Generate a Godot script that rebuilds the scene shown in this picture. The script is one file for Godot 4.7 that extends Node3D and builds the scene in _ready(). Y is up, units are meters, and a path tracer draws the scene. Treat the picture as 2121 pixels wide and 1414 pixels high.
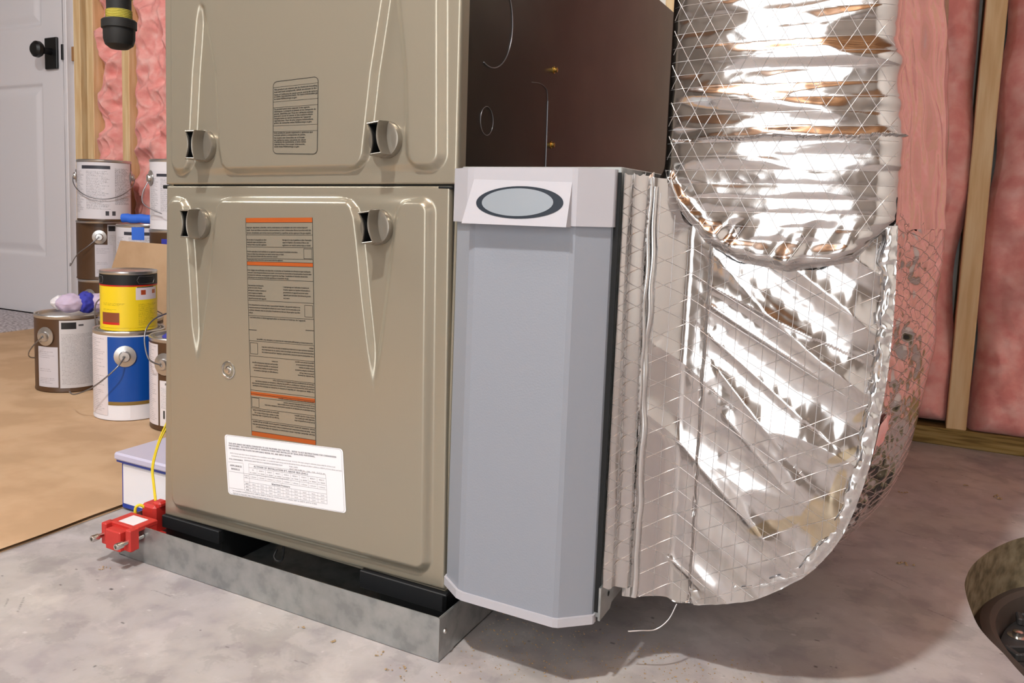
extends Node3D

# ------------------------------------------------------------------ helpers
var M := {}
var NZ := FastNoiseLite.new()
var rng := RandomNumberGenerator.new()
var used := {}

func srgb(r: float, g: float, b: float) -> Color:
	return Color(r / 255.0, g / 255.0, b / 255.0)

func mat(c: Color, rough := 0.6, metal := 0.0) -> StandardMaterial3D:
	var m := StandardMaterial3D.new()
	m.albedo_color = c
	m.roughness = rough
	m.metallic = metal
	m.cull_mode = BaseMaterial3D.CULL_DISABLED
	return m

func noise_tex(freq: float, cols: Array, offs: Array, size := 512, oct := 5, sd := 1, normal := false, bump := 2.0) -> NoiseTexture2D:
	var n := FastNoiseLite.new()
	n.noise_type = FastNoiseLite.TYPE_SIMPLEX_SMOOTH
	n.frequency = freq
	n.fractal_octaves = oct
	n.seed = sd
	var t := NoiseTexture2D.new()
	t.width = size
	t.height = size
	t.seamless = true
	t.noise = n
	if normal:
		t.as_normal_map = true
		t.bump_strength = bump
	else:
		var g := Gradient.new()
		g.colors = PackedColorArray(cols)
		g.offsets = PackedFloat32Array(offs)
		t.color_ramp = g
	return t

func tri(m: StandardMaterial3D, sc: Vector3, world := true) -> StandardMaterial3D:
	m.uv1_triplanar = true
	m.uv1_world_triplanar = world
	m.uv1_scale = sc
	return m

func mb() -> SurfaceTool:
	var st := SurfaceTool.new()
	st.begin(Mesh.PRIMITIVE_TRIANGLES)
	st.set_smooth_group(-1)
	return st

func vt(st: SurfaceTool, p: Vector3, uv := Vector2.ZERO) -> void:
	st.set_uv(uv)
	st.add_vertex(p)

# a b c d run clockwise as seen from the front
func quad(st: SurfaceTool, a: Vector3, b: Vector3, c: Vector3, d: Vector3, uvs := []) -> void:
	if uvs.is_empty():
		uvs = [Vector2(0, 0), Vector2(1, 0), Vector2(1, 1), Vector2(0, 1)]
	vt(st, a, uvs[0]); vt(st, b, uvs[1]); vt(st, c, uvs[2])
	vt(st, a, uvs[0]); vt(st, c, uvs[2]); vt(st, d, uvs[3])

func face(st: SurfaceTool, pts: Array, out: Vector3) -> void:
	var n: Vector3 = (pts[1] - pts[0]).cross(pts[2] - pts[0])
	var p := pts.duplicate()
	if n.dot(out) > 0.0:
		p.reverse()
	for i in range(1, p.size() - 1):
		vt(st, p[0]); vt(st, p[i]); vt(st, p[i + 1])

func box(st: SurfaceTool, lo: Vector3, hi: Vector3, bev := 0.0, xf := Transform3D()) -> void:
	var c := (lo + hi) * 0.5
	var h := (hi - lo) * 0.5
	bev = minf(bev, minf(h.x, minf(h.y, h.z)) * 0.9)
	st.set_smooth_group(-1)
	var pt := func(s: Vector3, ax: int) -> Vector3:
		var q := Vector3(s.x * (h.x - bev), s.y * (h.y - bev), s.z * (h.z - bev))
		q[ax] = s[ax] * h[ax]
		return xf * (c + q)
	for ax in 3:
		var u := (ax + 1) % 3
		var v := (ax + 2) % 3
		for s in [-1.0, 1.0]:
			var ps := []
			for k in [[-1.0, -1.0], [1.0, -1.0], [1.0, 1.0], [-1.0, 1.0]]:
				var sg := Vector3.ZERO
				sg[ax] = s; sg[u] = k[0]; sg[v] = k[1]
				ps.append(pt.call(sg, ax))
			var o := Vector3.ZERO
			o[ax] = s
			face(st, ps, xf.basis * o)
		if bev > 0.0:
			for su in [-1.0, 1.0]:
				for sv in [-1.0, 1.0]:
					var a := Vector3.ZERO
					a[u] = su; a[v] = sv
					var a0 := a; var a1 := a
					a0[ax] = -1.0; a1[ax] = 1.0
					face(st, [pt.call(a0, u), pt.call(a1, u), pt.call(a1, v), pt.call(a0, v)], xf.basis * a)
	if bev > 0.0:
		for sx in [-1.0, 1.0]:
			for sy in [-1.0, 1.0]:
				for sz in [-1.0, 1.0]:
					var s := Vector3(sx, sy, sz)
					face(st, [pt.call(s, 0), pt.call(s, 1), pt.call(s, 2)], xf.basis * s)

# polygon in the xy plane pushed along z
func prism(st: SurfaceTool, poly: PackedVector2Array, z0: float, z1: float, xf := Transform3D(), uv := false) -> void:
	st.set_smooth_group(-1)
	var ids := Geometry2D.triangulate_polygon(poly)
	var lo := poly[0]; var hi := poly[0]
	for p in poly:
		lo = Vector2(minf(lo.x, p.x), minf(lo.y, p.y)); hi = Vector2(maxf(hi.x, p.x), maxf(hi.y, p.y))
	for z in [z0, z1]:
		var front: bool = (z == maxf(z0, z1))
		for i in range(0, ids.size(), 3):
			var ps := [ids[i], ids[i + 1], ids[i + 2]]
			var a := poly[ps[0]]; var b := poly[ps[1]]; var c := poly[ps[2]]
			var ccw := (b - a).cross(c - a) > 0.0
			if ccw == front:
				ps.reverse()
			for k in ps:
				var q: Vector2 = poly[k]
				vt(st, xf * Vector3(q.x, q.y, z), Vector2((q.x - lo.x) / (hi.x - lo.x), 1.0 - (q.y - lo.y) / (hi.y - lo.y)) if uv else Vector2.ZERO)
	var cen := Vector2.ZERO
	var area := 0.0
	for i in poly.size():
		area += poly[i].cross(poly[(i + 1) % poly.size()])
	for i in poly.size():
		var a := poly[i]
		var b := poly[(i + 1) % poly.size()]
		var n := Vector2(b.y - a.y, a.x - b.x) * signf(area)
		face(st, [xf * Vector3(a.x, a.y, z0), xf * Vector3(b.x, b.y, z0), xf * Vector3(b.x, b.y, z1), xf * Vector3(a.x, a.y, z1)], xf.basis * Vector3(n.x, n.y, 0))

# profile of (radius, height) turned round y
func lathe(st: SurfaceTool, prof: Array, n := 32, xf := Transform3D(), a0 := 0.0, a1 := TAU, uv := false) -> void:
	var grp := 1
	for i in prof.size() - 1:
		if i > 0:
			var d0: Vector2 = prof[i] - prof[i - 1]
			var d1: Vector2 = prof[i + 1] - prof[i]
			if absf(d0.angle_to(d1)) > 0.6:
				grp += 1
		st.set_smooth_group(grp)
		for k in n:
			var t0 := a0 + (a1 - a0) * k / n
			var t1 := a0 + (a1 - a0) * (k + 1) / n
			var p: Vector2 = prof[i]
			var q: Vector2 = prof[i + 1]
			var A := xf * Vector3(p.x * cos(t0), p.y, -p.x * sin(t0))
			var B := xf * Vector3(p.x * cos(t1), p.y, -p.x * sin(t1))
			var C := xf * Vector3(q.x * cos(t1), q.y, -q.x * sin(t1))
			var D := xf * Vector3(q.x * cos(t0), q.y, -q.x * sin(t0))
			var u0 := float(k) / n; var u1 := float(k + 1) / n
			if uv:
				quad(st, A, D, C, B, [Vector2(u0, 1), Vector2(u0, 0), Vector2(u1, 0), Vector2(u1, 1)])
			else:
				quad(st, A, D, C, B)
	st.set_smooth_group(-1)

func tube(st: SurfaceTool, path: Array, r: float, n := 8, caps := true) -> void:
	var rings := []
	var up := Vector3.UP
	for i in path.size():
		var d: Vector3 = (path[mini(i + 1, path.size() - 1)] - path[maxi(i - 1, 0)])
		if d.length() < 1e-9:
			d = Vector3.UP
		d = d.normalized()
		if i == 0:
			up = d.cross(Vector3(0.31, 0.2, 0.93)).normalized()
		up = (up - d * up.dot(d)).normalized()
		var s := d.cross(up)
		var ring := []
		for k in n:
			var a := TAU * k / n
			ring.append(path[i] + (up * cos(a) + s * sin(a)) * r)
		rings.append(ring)
	st.set_smooth_group(7)
	for i in path.size() - 1:
		for k in n:
			var k1 := (k + 1) % n
			quad(st, rings[i][k], rings[i + 1][k], rings[i + 1][k1], rings[i][k1])
	st.set_smooth_group(-1)
	if caps:
		for k in range(1, n - 1):
			vt(st, rings[0][0]); vt(st, rings[0][k]); vt(st, rings[0][k + 1])
			var e: Array = rings[-1]
			vt(st, e[0]); vt(st, e[k + 1]); vt(st, e[k])

func spline(pts: Array, per := 8) -> Array:
	var out := []
	for i in pts.size() - 1:
		var p0 = pts[maxi(i - 1, 0)]; var p1 = pts[i]; var p2 = pts[i + 1]; var p3 = pts[mini(i + 2, pts.size() - 1)]
		for k in per:
			var t := float(k) / per
			out.append(p1.cubic_interpolate(p2, p0, p3, t))
	out.append(pts[-1])
	return out

# smooth grid surface from f(u, v) -> Vector3, with its own normals
func grid(nu: int, nv: int, f: Callable, flip := false) -> ArrayMesh:
	var V := PackedVector3Array(); V.resize((nu + 1) * (nv + 1))
	var N := PackedVector3Array(); N.resize(V.size())
	var T := PackedVector2Array(); T.resize(V.size())
	var I := PackedInt32Array(); I.resize(nu * nv * 6)
	var w := nu + 1
	for j in nv + 1:
		for i in w:
			V[j * w + i] = f.call(float(i) / nu, float(j) / nv)
			T[j * w + i] = Vector2(float(i) / nu, 1.0 - float(j) / nv)
	for j in nv + 1:
		for i in w:
			var a := V[j * w + mini(i + 1, nu)] - V[j * w + maxi(i - 1, 0)]
			var b := V[mini(j + 1, nv) * w + i] - V[maxi(j - 1, 0) * w + i]
			var n := a.cross(b).normalized()
			N[j * w + i] = -n if flip else n
	var k := 0
	for j in nv:
		for i in nu:
			var a := j * w + i
			var q := [a, a + w, a + w + 1, a, a + w + 1, a + 1]
			if flip:
				q = [a, a + w + 1, a + w, a, a + 1, a + w + 1]
			for e in q:
				I[k] = e
				k += 1
	var arr := []
	arr.resize(Mesh.ARRAY_MAX)
	arr[Mesh.ARRAY_VERTEX] = V
	arr[Mesh.ARRAY_NORMAL] = N
	arr[Mesh.ARRAY_TEX_UV] = T
	arr[Mesh.ARRAY_INDEX] = I
	var m := ArrayMesh.new()
	m.add_surface_from_arrays(Mesh.PRIMITIVE_TRIANGLES, arr)
	return m

func numbered(s: String) -> String:
	var k: int = used.get(s, -1) + 1
	used[s] = k
	return s if k == 0 else "%s_%03d" % [s, k]

func thing(called: String, label: String, cat: String, at := Vector3.ZERO, group := "") -> Node3D:
	var o := Node3D.new()
	o.name = numbered(called)
	add_child(o, true)
	o.position = at
	o.set_meta("label", label)
	o.set_meta("category", cat)
	if group != "":
		o.set_meta("group", group)
	return o

func tag(o: Node3D, label: String, cat: String, group := "") -> Node3D:
	o.set_meta("label", label)
	o.set_meta("category", cat)
	if group != "":
		o.set_meta("group", group)
	return o

# a named mesh; world = true means the shape is written in room coordinates
func part(parent: Node3D, called: String, shape, m: Material, world := true, label := "") -> MeshInstance3D:
	var o := MeshInstance3D.new()
	var top := parent == self
	o.name = numbered(called) if top else called
	if shape is SurfaceTool:
		shape.generate_normals()
		o.mesh = shape.commit()
	else:
		o.mesh = shape
	o.material_override = m
	parent.add_child(o, true)
	if world and not top and parent.get_parent() == self:
		o.position = -parent.position
	if label != "":
		o.set_meta("label", label)
	return o

func structure(called: String, shape, m: Material, parent: Node3D = self) -> MeshInstance3D:
	var o := part(parent, called, shape, m)
	o.set_meta("kind", "structure")
	return o

# flat lettering: maps (u across, v down) of a label to the room
var fonts := {}
func font(bold := false) -> Font:
	if not fonts.has(bold):
		var f := SystemFont.new()
		f.font_names = PackedStringArray(["Droid Sans"])
		f.font_weight = 700 if bold else 400
		fonts[bold] = f
	return fonts[bold]

func bil(q: Array, u: float, v: float) -> Vector3:
	return q[0].lerp(q[1], u).lerp(q[2].lerp(q[3], u), v)

# q: corners TL TR BL BR ; text baseline-centred at v, from u0 to u1 (u1 < 0: natural width from size)
func letter(st: SurfaceTool, q: Array, s: String, u0: float, u1: float, v: float, hgt: float, bold := true, lift := 0.0004) -> void:
	var tm := TextMesh.new()
	tm.font = font(bold)
	tm.font_size = 16
	tm.pixel_size = 0.01
	tm.depth = 0.0
	tm.curve_step = 3.0
	tm.text = s
	var ab := tm.get_aabb()
	if ab.size.x <= 0.0:
		return
	var a := bil(q, u0, v)
	var b := bil(q, u1, v)
	var ex := b - a
	var dn: Vector3 = (q[2].lerp(q[3], u0) - q[0].lerp(q[1], u0)).normalized()
	var ez := ex.cross(-dn).normalized()
	var sx := ex.length() / ab.size.x
	var sy := hgt / 0.115
	var bs := Basis(ex.normalized() * sx, -dn * sy, ez)
	var cc := ab.get_center()
	var xf := Transform3D(bs, (a + b) * 0.5 + ez * lift - bs * Vector3(cc.x, 0.0, 0) + dn * hgt * 0.5)
	xf.origin -= bs * Vector3(0, ab.position.y + ab.size.y * 0.22, 0)
	st.append_from(tm, 0, xf)

func strip(st: SurfaceTool, q: Array, u0: float, v0: float, u1: float, v1: float, w: float, lift := 0.0003) -> void:
	var a := bil(q, u0, v0); var b := bil(q, u1, v1)
	var d := (b - a).normalized()
	var n: Vector3 = (q[1] - q[0]).cross(q[0] - q[2]).normalized()
	var s := n.cross(d) * w * 0.5
	a += n * lift; b += n * lift
	quad(st, a + s, b + s, b - s, a - s)

func plate(st: SurfaceTool, q: Array, u0: float, v0: float, u1: float, v1: float, lift: float) -> void:
	var n: Vector3 = (q[1] - q[0]).cross(q[0] - q[2]).normalized() * lift
	quad(st, bil(q, u0, v0) + n, bil(q, u1, v0) + n, bil(q, u1, v1) + n, bil(q, u0, v1) + n)

# rounded rectangle in (u, v) as a flat face
func round_plate(st: SurfaceTool, q: Array, ru: float, rv: float, lift: float) -> void:
	var n: Vector3 = (q[1] - q[0]).cross(q[0] - q[2]).normalized() * lift
	var pts := rr_uv(ru, rv)
	var c := bil(q, 0.5, 0.5) + n
	for i in pts.size():
		vt(st, c); vt(st, bil(q, pts[i].x, pts[i].y) + n); vt(st, bil(q, pts[(i + 1) % pts.size()].x, pts[(i + 1) % pts.size()].y) + n)

func rr_uv(ru: float, rv: float) -> Array:
	var pts := []
	for cn in [[ru, rv, PI], [1 - ru, rv, PI * 1.5], [1 - ru, 1 - rv, 0.0], [ru, 1 - rv, PI * 0.5]]:
		for k in 7:
			var a: float = cn[2] + PI * 0.5 * k / 6.0
			pts.append(Vector2(cn[0] + ru * cos(a), cn[1] + rv * sin(a)))
	return pts

func round_frame(st: SurfaceTool, q: Array, ru: float, rv: float, w: float, ins := 0.0, lift := 0.0003) -> void:
	var pts := rr_uv(ru, rv)
	for i in pts.size():
		var a: Vector2 = Vector2(0.5, 0.5) + (pts[i] - Vector2(0.5, 0.5)) * (1.0 - ins)
		var b: Vector2 = Vector2(0.5, 0.5) + (pts[(i + 1) % pts.size()] - Vector2(0.5, 0.5)) * (1.0 - ins)
		strip(st, q, a.x, a.y, b.x, b.y, w, lift)

func interp(tab: Array, x: float) -> float:
	if x <= tab[0][0]:
		var s0: float = (tab[1][1] - tab[0][1]) / (tab[1][0] - tab[0][0])
		return tab[0][1] + (x - tab[0][0]) * s0
	for i in tab.size() - 1:
		if x <= tab[i + 1][0] or i == tab.size() - 2:
			return tab[i][1] + (tab[i + 1][1] - tab[i][1]) * (x - tab[i][0]) / (tab[i + 1][0] - tab[i][0])
	return 0.0

func smax(a: float, b: float, k: float) -> float:
	var h := maxf(k - absf(a - b), 0.0) / k
	return maxf(a, b) + h * h * k * 0.25

func rrect(p: Vector2, c: Vector2, h: Vector2, r: float) -> float:
	var d := (p - c).abs() - h + Vector2(r, r)
	return Vector2(maxf(d.x, 0), maxf(d.y, 0)).length() + minf(maxf(d.x, d.y), 0.0) - r

func ns(x: float, y: float, z := 0.0) -> float:
	return NZ.get_noise_3d(x, y, z)

# ------------------------------------------------------------------ scene
func _ready() -> void:
	NZ.noise_type = FastNoiseLite.TYPE_SIMPLEX_SMOOTH
	NZ.frequency = 1.0
	NZ.fractal_type = FastNoiseLite.FRACTAL_NONE
	NZ.seed = 5
	rng.seed = 11
	camera_and_light()
	materials()
	room()
	furnace()
	drain_pan()
	filter_cabinet()
	duct()
	left_clutter()
	small_things()

func camera_and_light() -> void:
	var cam := Camera3D.new()
	cam.name = "camera"
	add_child(cam)
	var F := 1712.9988
	cam.projection = Camera3D.PROJECTION_FRUSTUM
	cam.near = 0.05
	cam.far = 30.0
	cam.size = cam.near * 1414.0 / F
	cam.frustum_offset = Vector2((1060.5 - 914.6151) / F * cam.near, -(707.0 - 609.0819) / F * cam.near)
	cam.position = Vector3(0.4428, 0.51, 0.8094)
	cam.rotation = Vector3(-0.1065, 0.5139, 0.0287)
	cam.current = true

	var we := WorldEnvironment.new()
	we.name = "environment"
	var e := Environment.new()
	e.background_mode = Environment.BG_COLOR
	e.background_color = Color(0.02, 0.02, 0.02)
	e.tonemap_mode = Environment.TONE_MAPPER_LINEAR
	e.tonemap_exposure = 1.06
	e.sdfgi_enabled = true
	e.ssao_enabled = true
	e.ssil_enabled = true
	we.environment = e
	add_child(we)

	# bare bulb on the ceiling in front of the furnace
	var bulb := OmniLight3D.new()
	bulb.name = "bulb_light"
	bulb.position = Vector3(0.05, 2.2, 1.15)
	bulb.light_color = Color(0.97, 0.985, 0.985)
	bulb.light_energy = 3.5
	bulb.light_size = 0.045
	bulb.omni_range = 9.0
	bulb.omni_attenuation = 2.0
	bulb.shadow_enabled = true
	add_child(bulb)
	# out of view, placed to light the foil and door bevels from the front
	area("unseen_front_light", Vector3(0.25, 1.1, 2.55), Vector3(0.25, 1.1, -2), Vector2(1.35, 1.9), 1.6, Color(0.92, 0.97, 1.0))
	# added fill above the left half of the room
	area("added_fill_light", Vector3(-1.9, 2.27, 0.7), Vector3(-1.9, 0.0, 0.69), Vector2(1.2, 0.25), 2.2, Color(0.95, 0.98, 1.0))

func area(called: String, at: Vector3, to: Vector3, size: Vector2, energy: float, c: Color) -> void:
	var l := AreaLight3D.new()
	l.name = called
	l.area_size = size
	l.area_normalize_energy = true
	l.light_energy = energy
	l.light_color = c
	l.area_range = 9.0
	l.area_attenuation = 2.0
	l.shadow_enabled = true
	add_child(l)
	l.look_at_from_position(at, to, Vector3.UP if absf((to - at).normalized().y) < 0.9 else Vector3.BACK)

func concrete_tex() -> ImageTexture:
	# troweled slab: soft blotches, pale smears, specks and short scratches
	var n := FastNoiseLite.new()
	n.noise_type = FastNoiseLite.TYPE_SIMPLEX_SMOOTH
	n.frequency = 0.004
	n.fractal_octaves = 6
	n.fractal_gain = 0.55
	n.domain_warp_enabled = true
	n.domain_warp_amplitude = 60.0
	n.domain_warp_frequency = 0.006
	n.seed = 41
	var S := 1024
	var a := n.get_seamless_image(S, S)
	n.seed = 77
	n.frequency = 0.011
	n.fractal_gain = 0.62
	var b := n.get_seamless_image(S, S)
	var im := Image.create(S, S, false, Image.FORMAT_RGB8)
	for j in S:
		for i in S:
			var u := a.get_pixel(i, j).r; var v := b.get_pixel(i, j).r
			var k := 0.985 + 0.10 * (u - 0.5) + 0.10 * (v - 0.5)
			var sm := smoothstep(0.60, 0.72, v) * 0.035 - smoothstep(0.40, 0.30, v) * 0.05
			k += sm
			im.set_pixel(i, j, Color(0.715 * k, (0.692 + 0.006 * (u - 0.5)) * k, (0.686 + 0.03 * (0.5 - u)) * k))
	var r := RandomNumberGenerator.new()
	r.seed = 5
	for q in 900:
		var p := Vector2i(r.randi_range(0, S - 6), r.randi_range(0, S - 6))
		var w := r.randi_range(1, 3)
		var pale := r.randf() < 0.6
		var c := im.get_pixelv(p)
		im.fill_rect(Rect2i(p.x, p.y, w, r.randi_range(1, 2)), c.lightened(r.randf_range(0.1, 0.3)) if pale else c.darkened(r.randf_range(0.2, 0.45)))
	for q in 90:
		var p := Vector2(r.randf_range(20, S - 60), r.randf_range(20, S - 60))
		var d := Vector2.from_angle(r.randf_range(-0.5, 0.9))
		for t in r.randi_range(6, 34):
			var e := Vector2i(p + d * t)
			im.set_pixelv(e, im.get_pixelv(e).darkened(r.randf_range(0.05, 0.25)))
	return ImageTexture.create_from_image(im)

func materials() -> void:
	# concrete
	var c := mat(Color.WHITE, 0.72)
	c.albedo_texture = concrete_tex()
	c.detail_enabled = true
	c.detail_blend_mode = BaseMaterial3D.BLEND_MODE_MUL
	c.detail_albedo = noise_tex(0.03, [srgb(236, 234, 236), srgb(250, 249, 248), srgb(255, 255, 255)], [0.2, 0.45, 0.8], 1024, 5, 9)
	c.roughness = 0.62
	tri(c, Vector3(0.55, 0.55, 0.55))
	c.uv2_triplanar = true
	c.uv2_world_triplanar = true
	c.uv2_scale = Vector3(1.9, 1.9, 1.9)
	c.heightmap_enabled = false
	M.concrete = c
	var pit := mat(Color.WHITE, 0.85)
	pit.albedo_texture = noise_tex(0.02, [srgb(96, 84, 62), srgb(132, 119, 92), srgb(158, 146, 120)], [0.25, 0.5, 0.8], 512, 5, 4)
	M.pit = tri(pit, Vector3(3, 3, 3))
	# paint of the furnace
	var p := mat(srgb(166, 158, 141), 0.29, 0.5)
	p.normal_enabled = true
	p.normal_texture = noise_tex(0.09, [], [], 256, 2, 2, true, 1.2)
	p.normal_scale = 0.10
	M.tan = tri(p, Vector3(12, 40, 12))
	M.film = M.tan
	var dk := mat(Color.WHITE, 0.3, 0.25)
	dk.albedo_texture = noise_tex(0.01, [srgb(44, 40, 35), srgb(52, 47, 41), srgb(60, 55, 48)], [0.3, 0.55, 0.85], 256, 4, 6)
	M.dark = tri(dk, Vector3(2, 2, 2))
	M.black = mat(srgb(20, 21, 24), 0.55)
	M.gasket = mat(srgb(14, 15, 16), 0.8)
	M.knob = mat(srgb(138, 131, 120), 0.25, 0.55)
	M.hole = mat(srgb(8, 8, 8), 0.9)
	M.orange = mat(srgb(170, 78, 12), 0.6)
	M.ink = mat(srgb(30, 28, 26), 0.7)
	M.grey_ink = mat(srgb(112, 110, 116), 0.8)
	M.sticker = mat(srgb(244, 243, 246), 0.35)
	M.brass = mat(srgb(214, 174, 92), 0.3, 1.0)
	M.steel = mat(srgb(214, 212, 208), 0.25, 1.0)
	M.wire = mat(srgb(150, 150, 155), 0.35, 0.9)
	# galvanised sheet
	var g := mat(Color.WHITE, 0.42, 0.75)
	g.albedo_texture = noise_tex(0.018, [srgb(158, 161, 161), srgb(173, 176, 175), srgb(182, 184, 183)], [0.22, 0.45, 0.8], 512, 5, 8)
	M.galv = tri(g, Vector3(3.5, 3.5, 3.5))
	# plastics
	M.cap = mat(srgb(182, 180, 186), 0.42)
	var fd := mat(srgb(143, 147, 156), 0.42)
	fd.normal_enabled = true
	fd.normal_texture = noise_tex(0.2, [], [], 256, 2, 12, true, 1.5)
	fd.normal_scale = 0.12
	M.filter_door = tri(fd, Vector3(8, 8, 8))
	M.emblem_ring = mat(srgb(38, 46, 56), 0.3)
	M.emblem = mat(srgb(152, 160, 168), 0.35, 0.3)
	# foil
	var f := mat(srgb(208, 204, 202), 0.15, 1.0)
	f.normal_enabled = true
	f.normal_texture = noise_tex(0.03, [], [], 512, 4, 21, true, 3.0)
	f.normal_scale = 0.03
	M.foil = tri(f, Vector3(7, 7, 7))
	M.foil_tape = mat(srgb(222, 221, 220), 0.2, 1.0)
	M.thread = mat(srgb(226, 222, 222), 0.3, 1.0)
	# wood, wool
	var w := mat(Color.WHITE, 0.7)
	w.albedo_texture = noise_tex(0.012, [srgb(214, 178, 130), srgb(222, 189, 142), srgb(228, 200, 156)], [0.3, 0.5, 0.75], 512, 4, 14)
	M.wood = tri(w, Vector3(6, 0.5, 6))
	var w2 := mat(Color.WHITE, 0.8)
	w2.albedo_texture = noise_tex(0.012, [srgb(112, 88, 40), srgb(142, 116, 62), srgb(160, 134, 80)], [0.3, 0.5, 0.75], 512, 4, 15)
	M.treated = tri(w2, Vector3(0.9, 14, 14))
	M.joist = mat(srgb(164, 118, 74), 0.8)
	var k := mat(Color.WHITE, 1.0)
	k.albedo_texture = noise_tex(0.012, [srgb(226, 142, 136), srgb(236, 162, 155), srgb(244, 190, 182)], [0.25, 0.5, 0.8], 512, 5, 16)
	k.rim_enabled = true
	k.rim = 0.3
	k.normal_enabled = true
	k.normal_texture = noise_tex(0.03, [], [], 512, 5, 17, true, 5.0)
	k.normal_scale = 0.3
	M.wool = tri(k, Vector3(2.6, 2.6, 2.6))
	M.white_wall = mat(srgb(236, 233, 228), 0.8)
	M.room_wall = mat(srgb(158, 150, 142), 0.85)
	M.door = mat(srgb(226, 222, 226), 0.38)
	M.knob_black = mat(srgb(20, 21, 23), 0.4, 0.2)
	var cb := mat(Color.WHITE, 0.85)
	cb.albedo_texture = noise_tex(0.008, [srgb(188, 155, 120), srgb(196, 162, 127), srgb(203, 170, 135)], [0.3, 0.5, 0.7], 512, 5, 18)
	M.card = tri(cb, Vector3(1.2, 1.2, 1.2))
	M.card_edge = mat(srgb(140, 106, 70), 0.9)
	var rg := mat(Color.WHITE, 1.0)
	rg.albedo_texture = noise_tex(0.08, [srgb(150, 142, 146), srgb(186, 178, 182), srgb(206, 200, 204)], [0.3, 0.5, 0.7], 256, 3, 19)
	M.rug = tri(rg, Vector3(3, 3, 3))
	M.red = mat(srgb(196, 52, 46), 0.42)
	M.red_dark = mat(srgb(150, 30, 26), 0.45)
	M.yellow_wire = mat(srgb(232, 208, 44), 0.45)
	M.iron = mat(srgb(38, 37, 36), 0.6, 0.3)
	M.dope = mat(srgb(196, 184, 86), 0.6)
	M.tin = mat(srgb(206, 204, 202), 0.3, 0.9)
	M.white_paper = mat(srgb(232, 228, 232), 0.5)
	M.brown_can = mat(srgb(84, 58, 37), 0.4)
	M.blue_can = mat(srgb(14, 78, 168), 0.32)
	M.gold = mat(srgb(140, 112, 58), 0.4)
	M.yellow_can = mat(srgb(244, 212, 32), 0.35)
	M.red_can = mat(srgb(200, 40, 30), 0.4)
	M.tape = mat(srgb(52, 114, 228), 0.6)
	M.blue_cloth = mat(srgb(58, 62, 170), 0.8)
	M.lilac = mat(srgb(202, 184, 208), 0.85)
	M.tote = mat(srgb(236, 234, 238), 0.4)
	M.tote_blue = mat(srgb(42, 66, 158), 0.4)
	var lid := mat(srgb(196, 192, 214), 0.35)
	M.tote_lid = lid
	M.crumb = mat(srgb(168, 142, 106), 0.95)
	M.sump_plastic = mat(srgb(74, 64, 58), 0.7)
	M.sump_lid = mat(srgb(58, 56, 56), 0.55)
	M.lamp = mat(Color(1, 1, 1), 0.5)
	M.lamp.emission_enabled = true
	M.lamp.emission = Color(1.0, 0.95, 0.88)
	M.lamp.emission_energy_multiplier = 4.0
	M.unseen_door_glow = mat(Color(1, 1, 1), 0.5)  # glow of the unseen front door, mirrored in the foil
	M.unseen_door_glow.emission_enabled = true
	M.unseen_door_glow.emission = Color(0.95, 0.97, 1.0)
	M.unseen_door_glow.emission_energy_multiplier = 0.5

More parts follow.
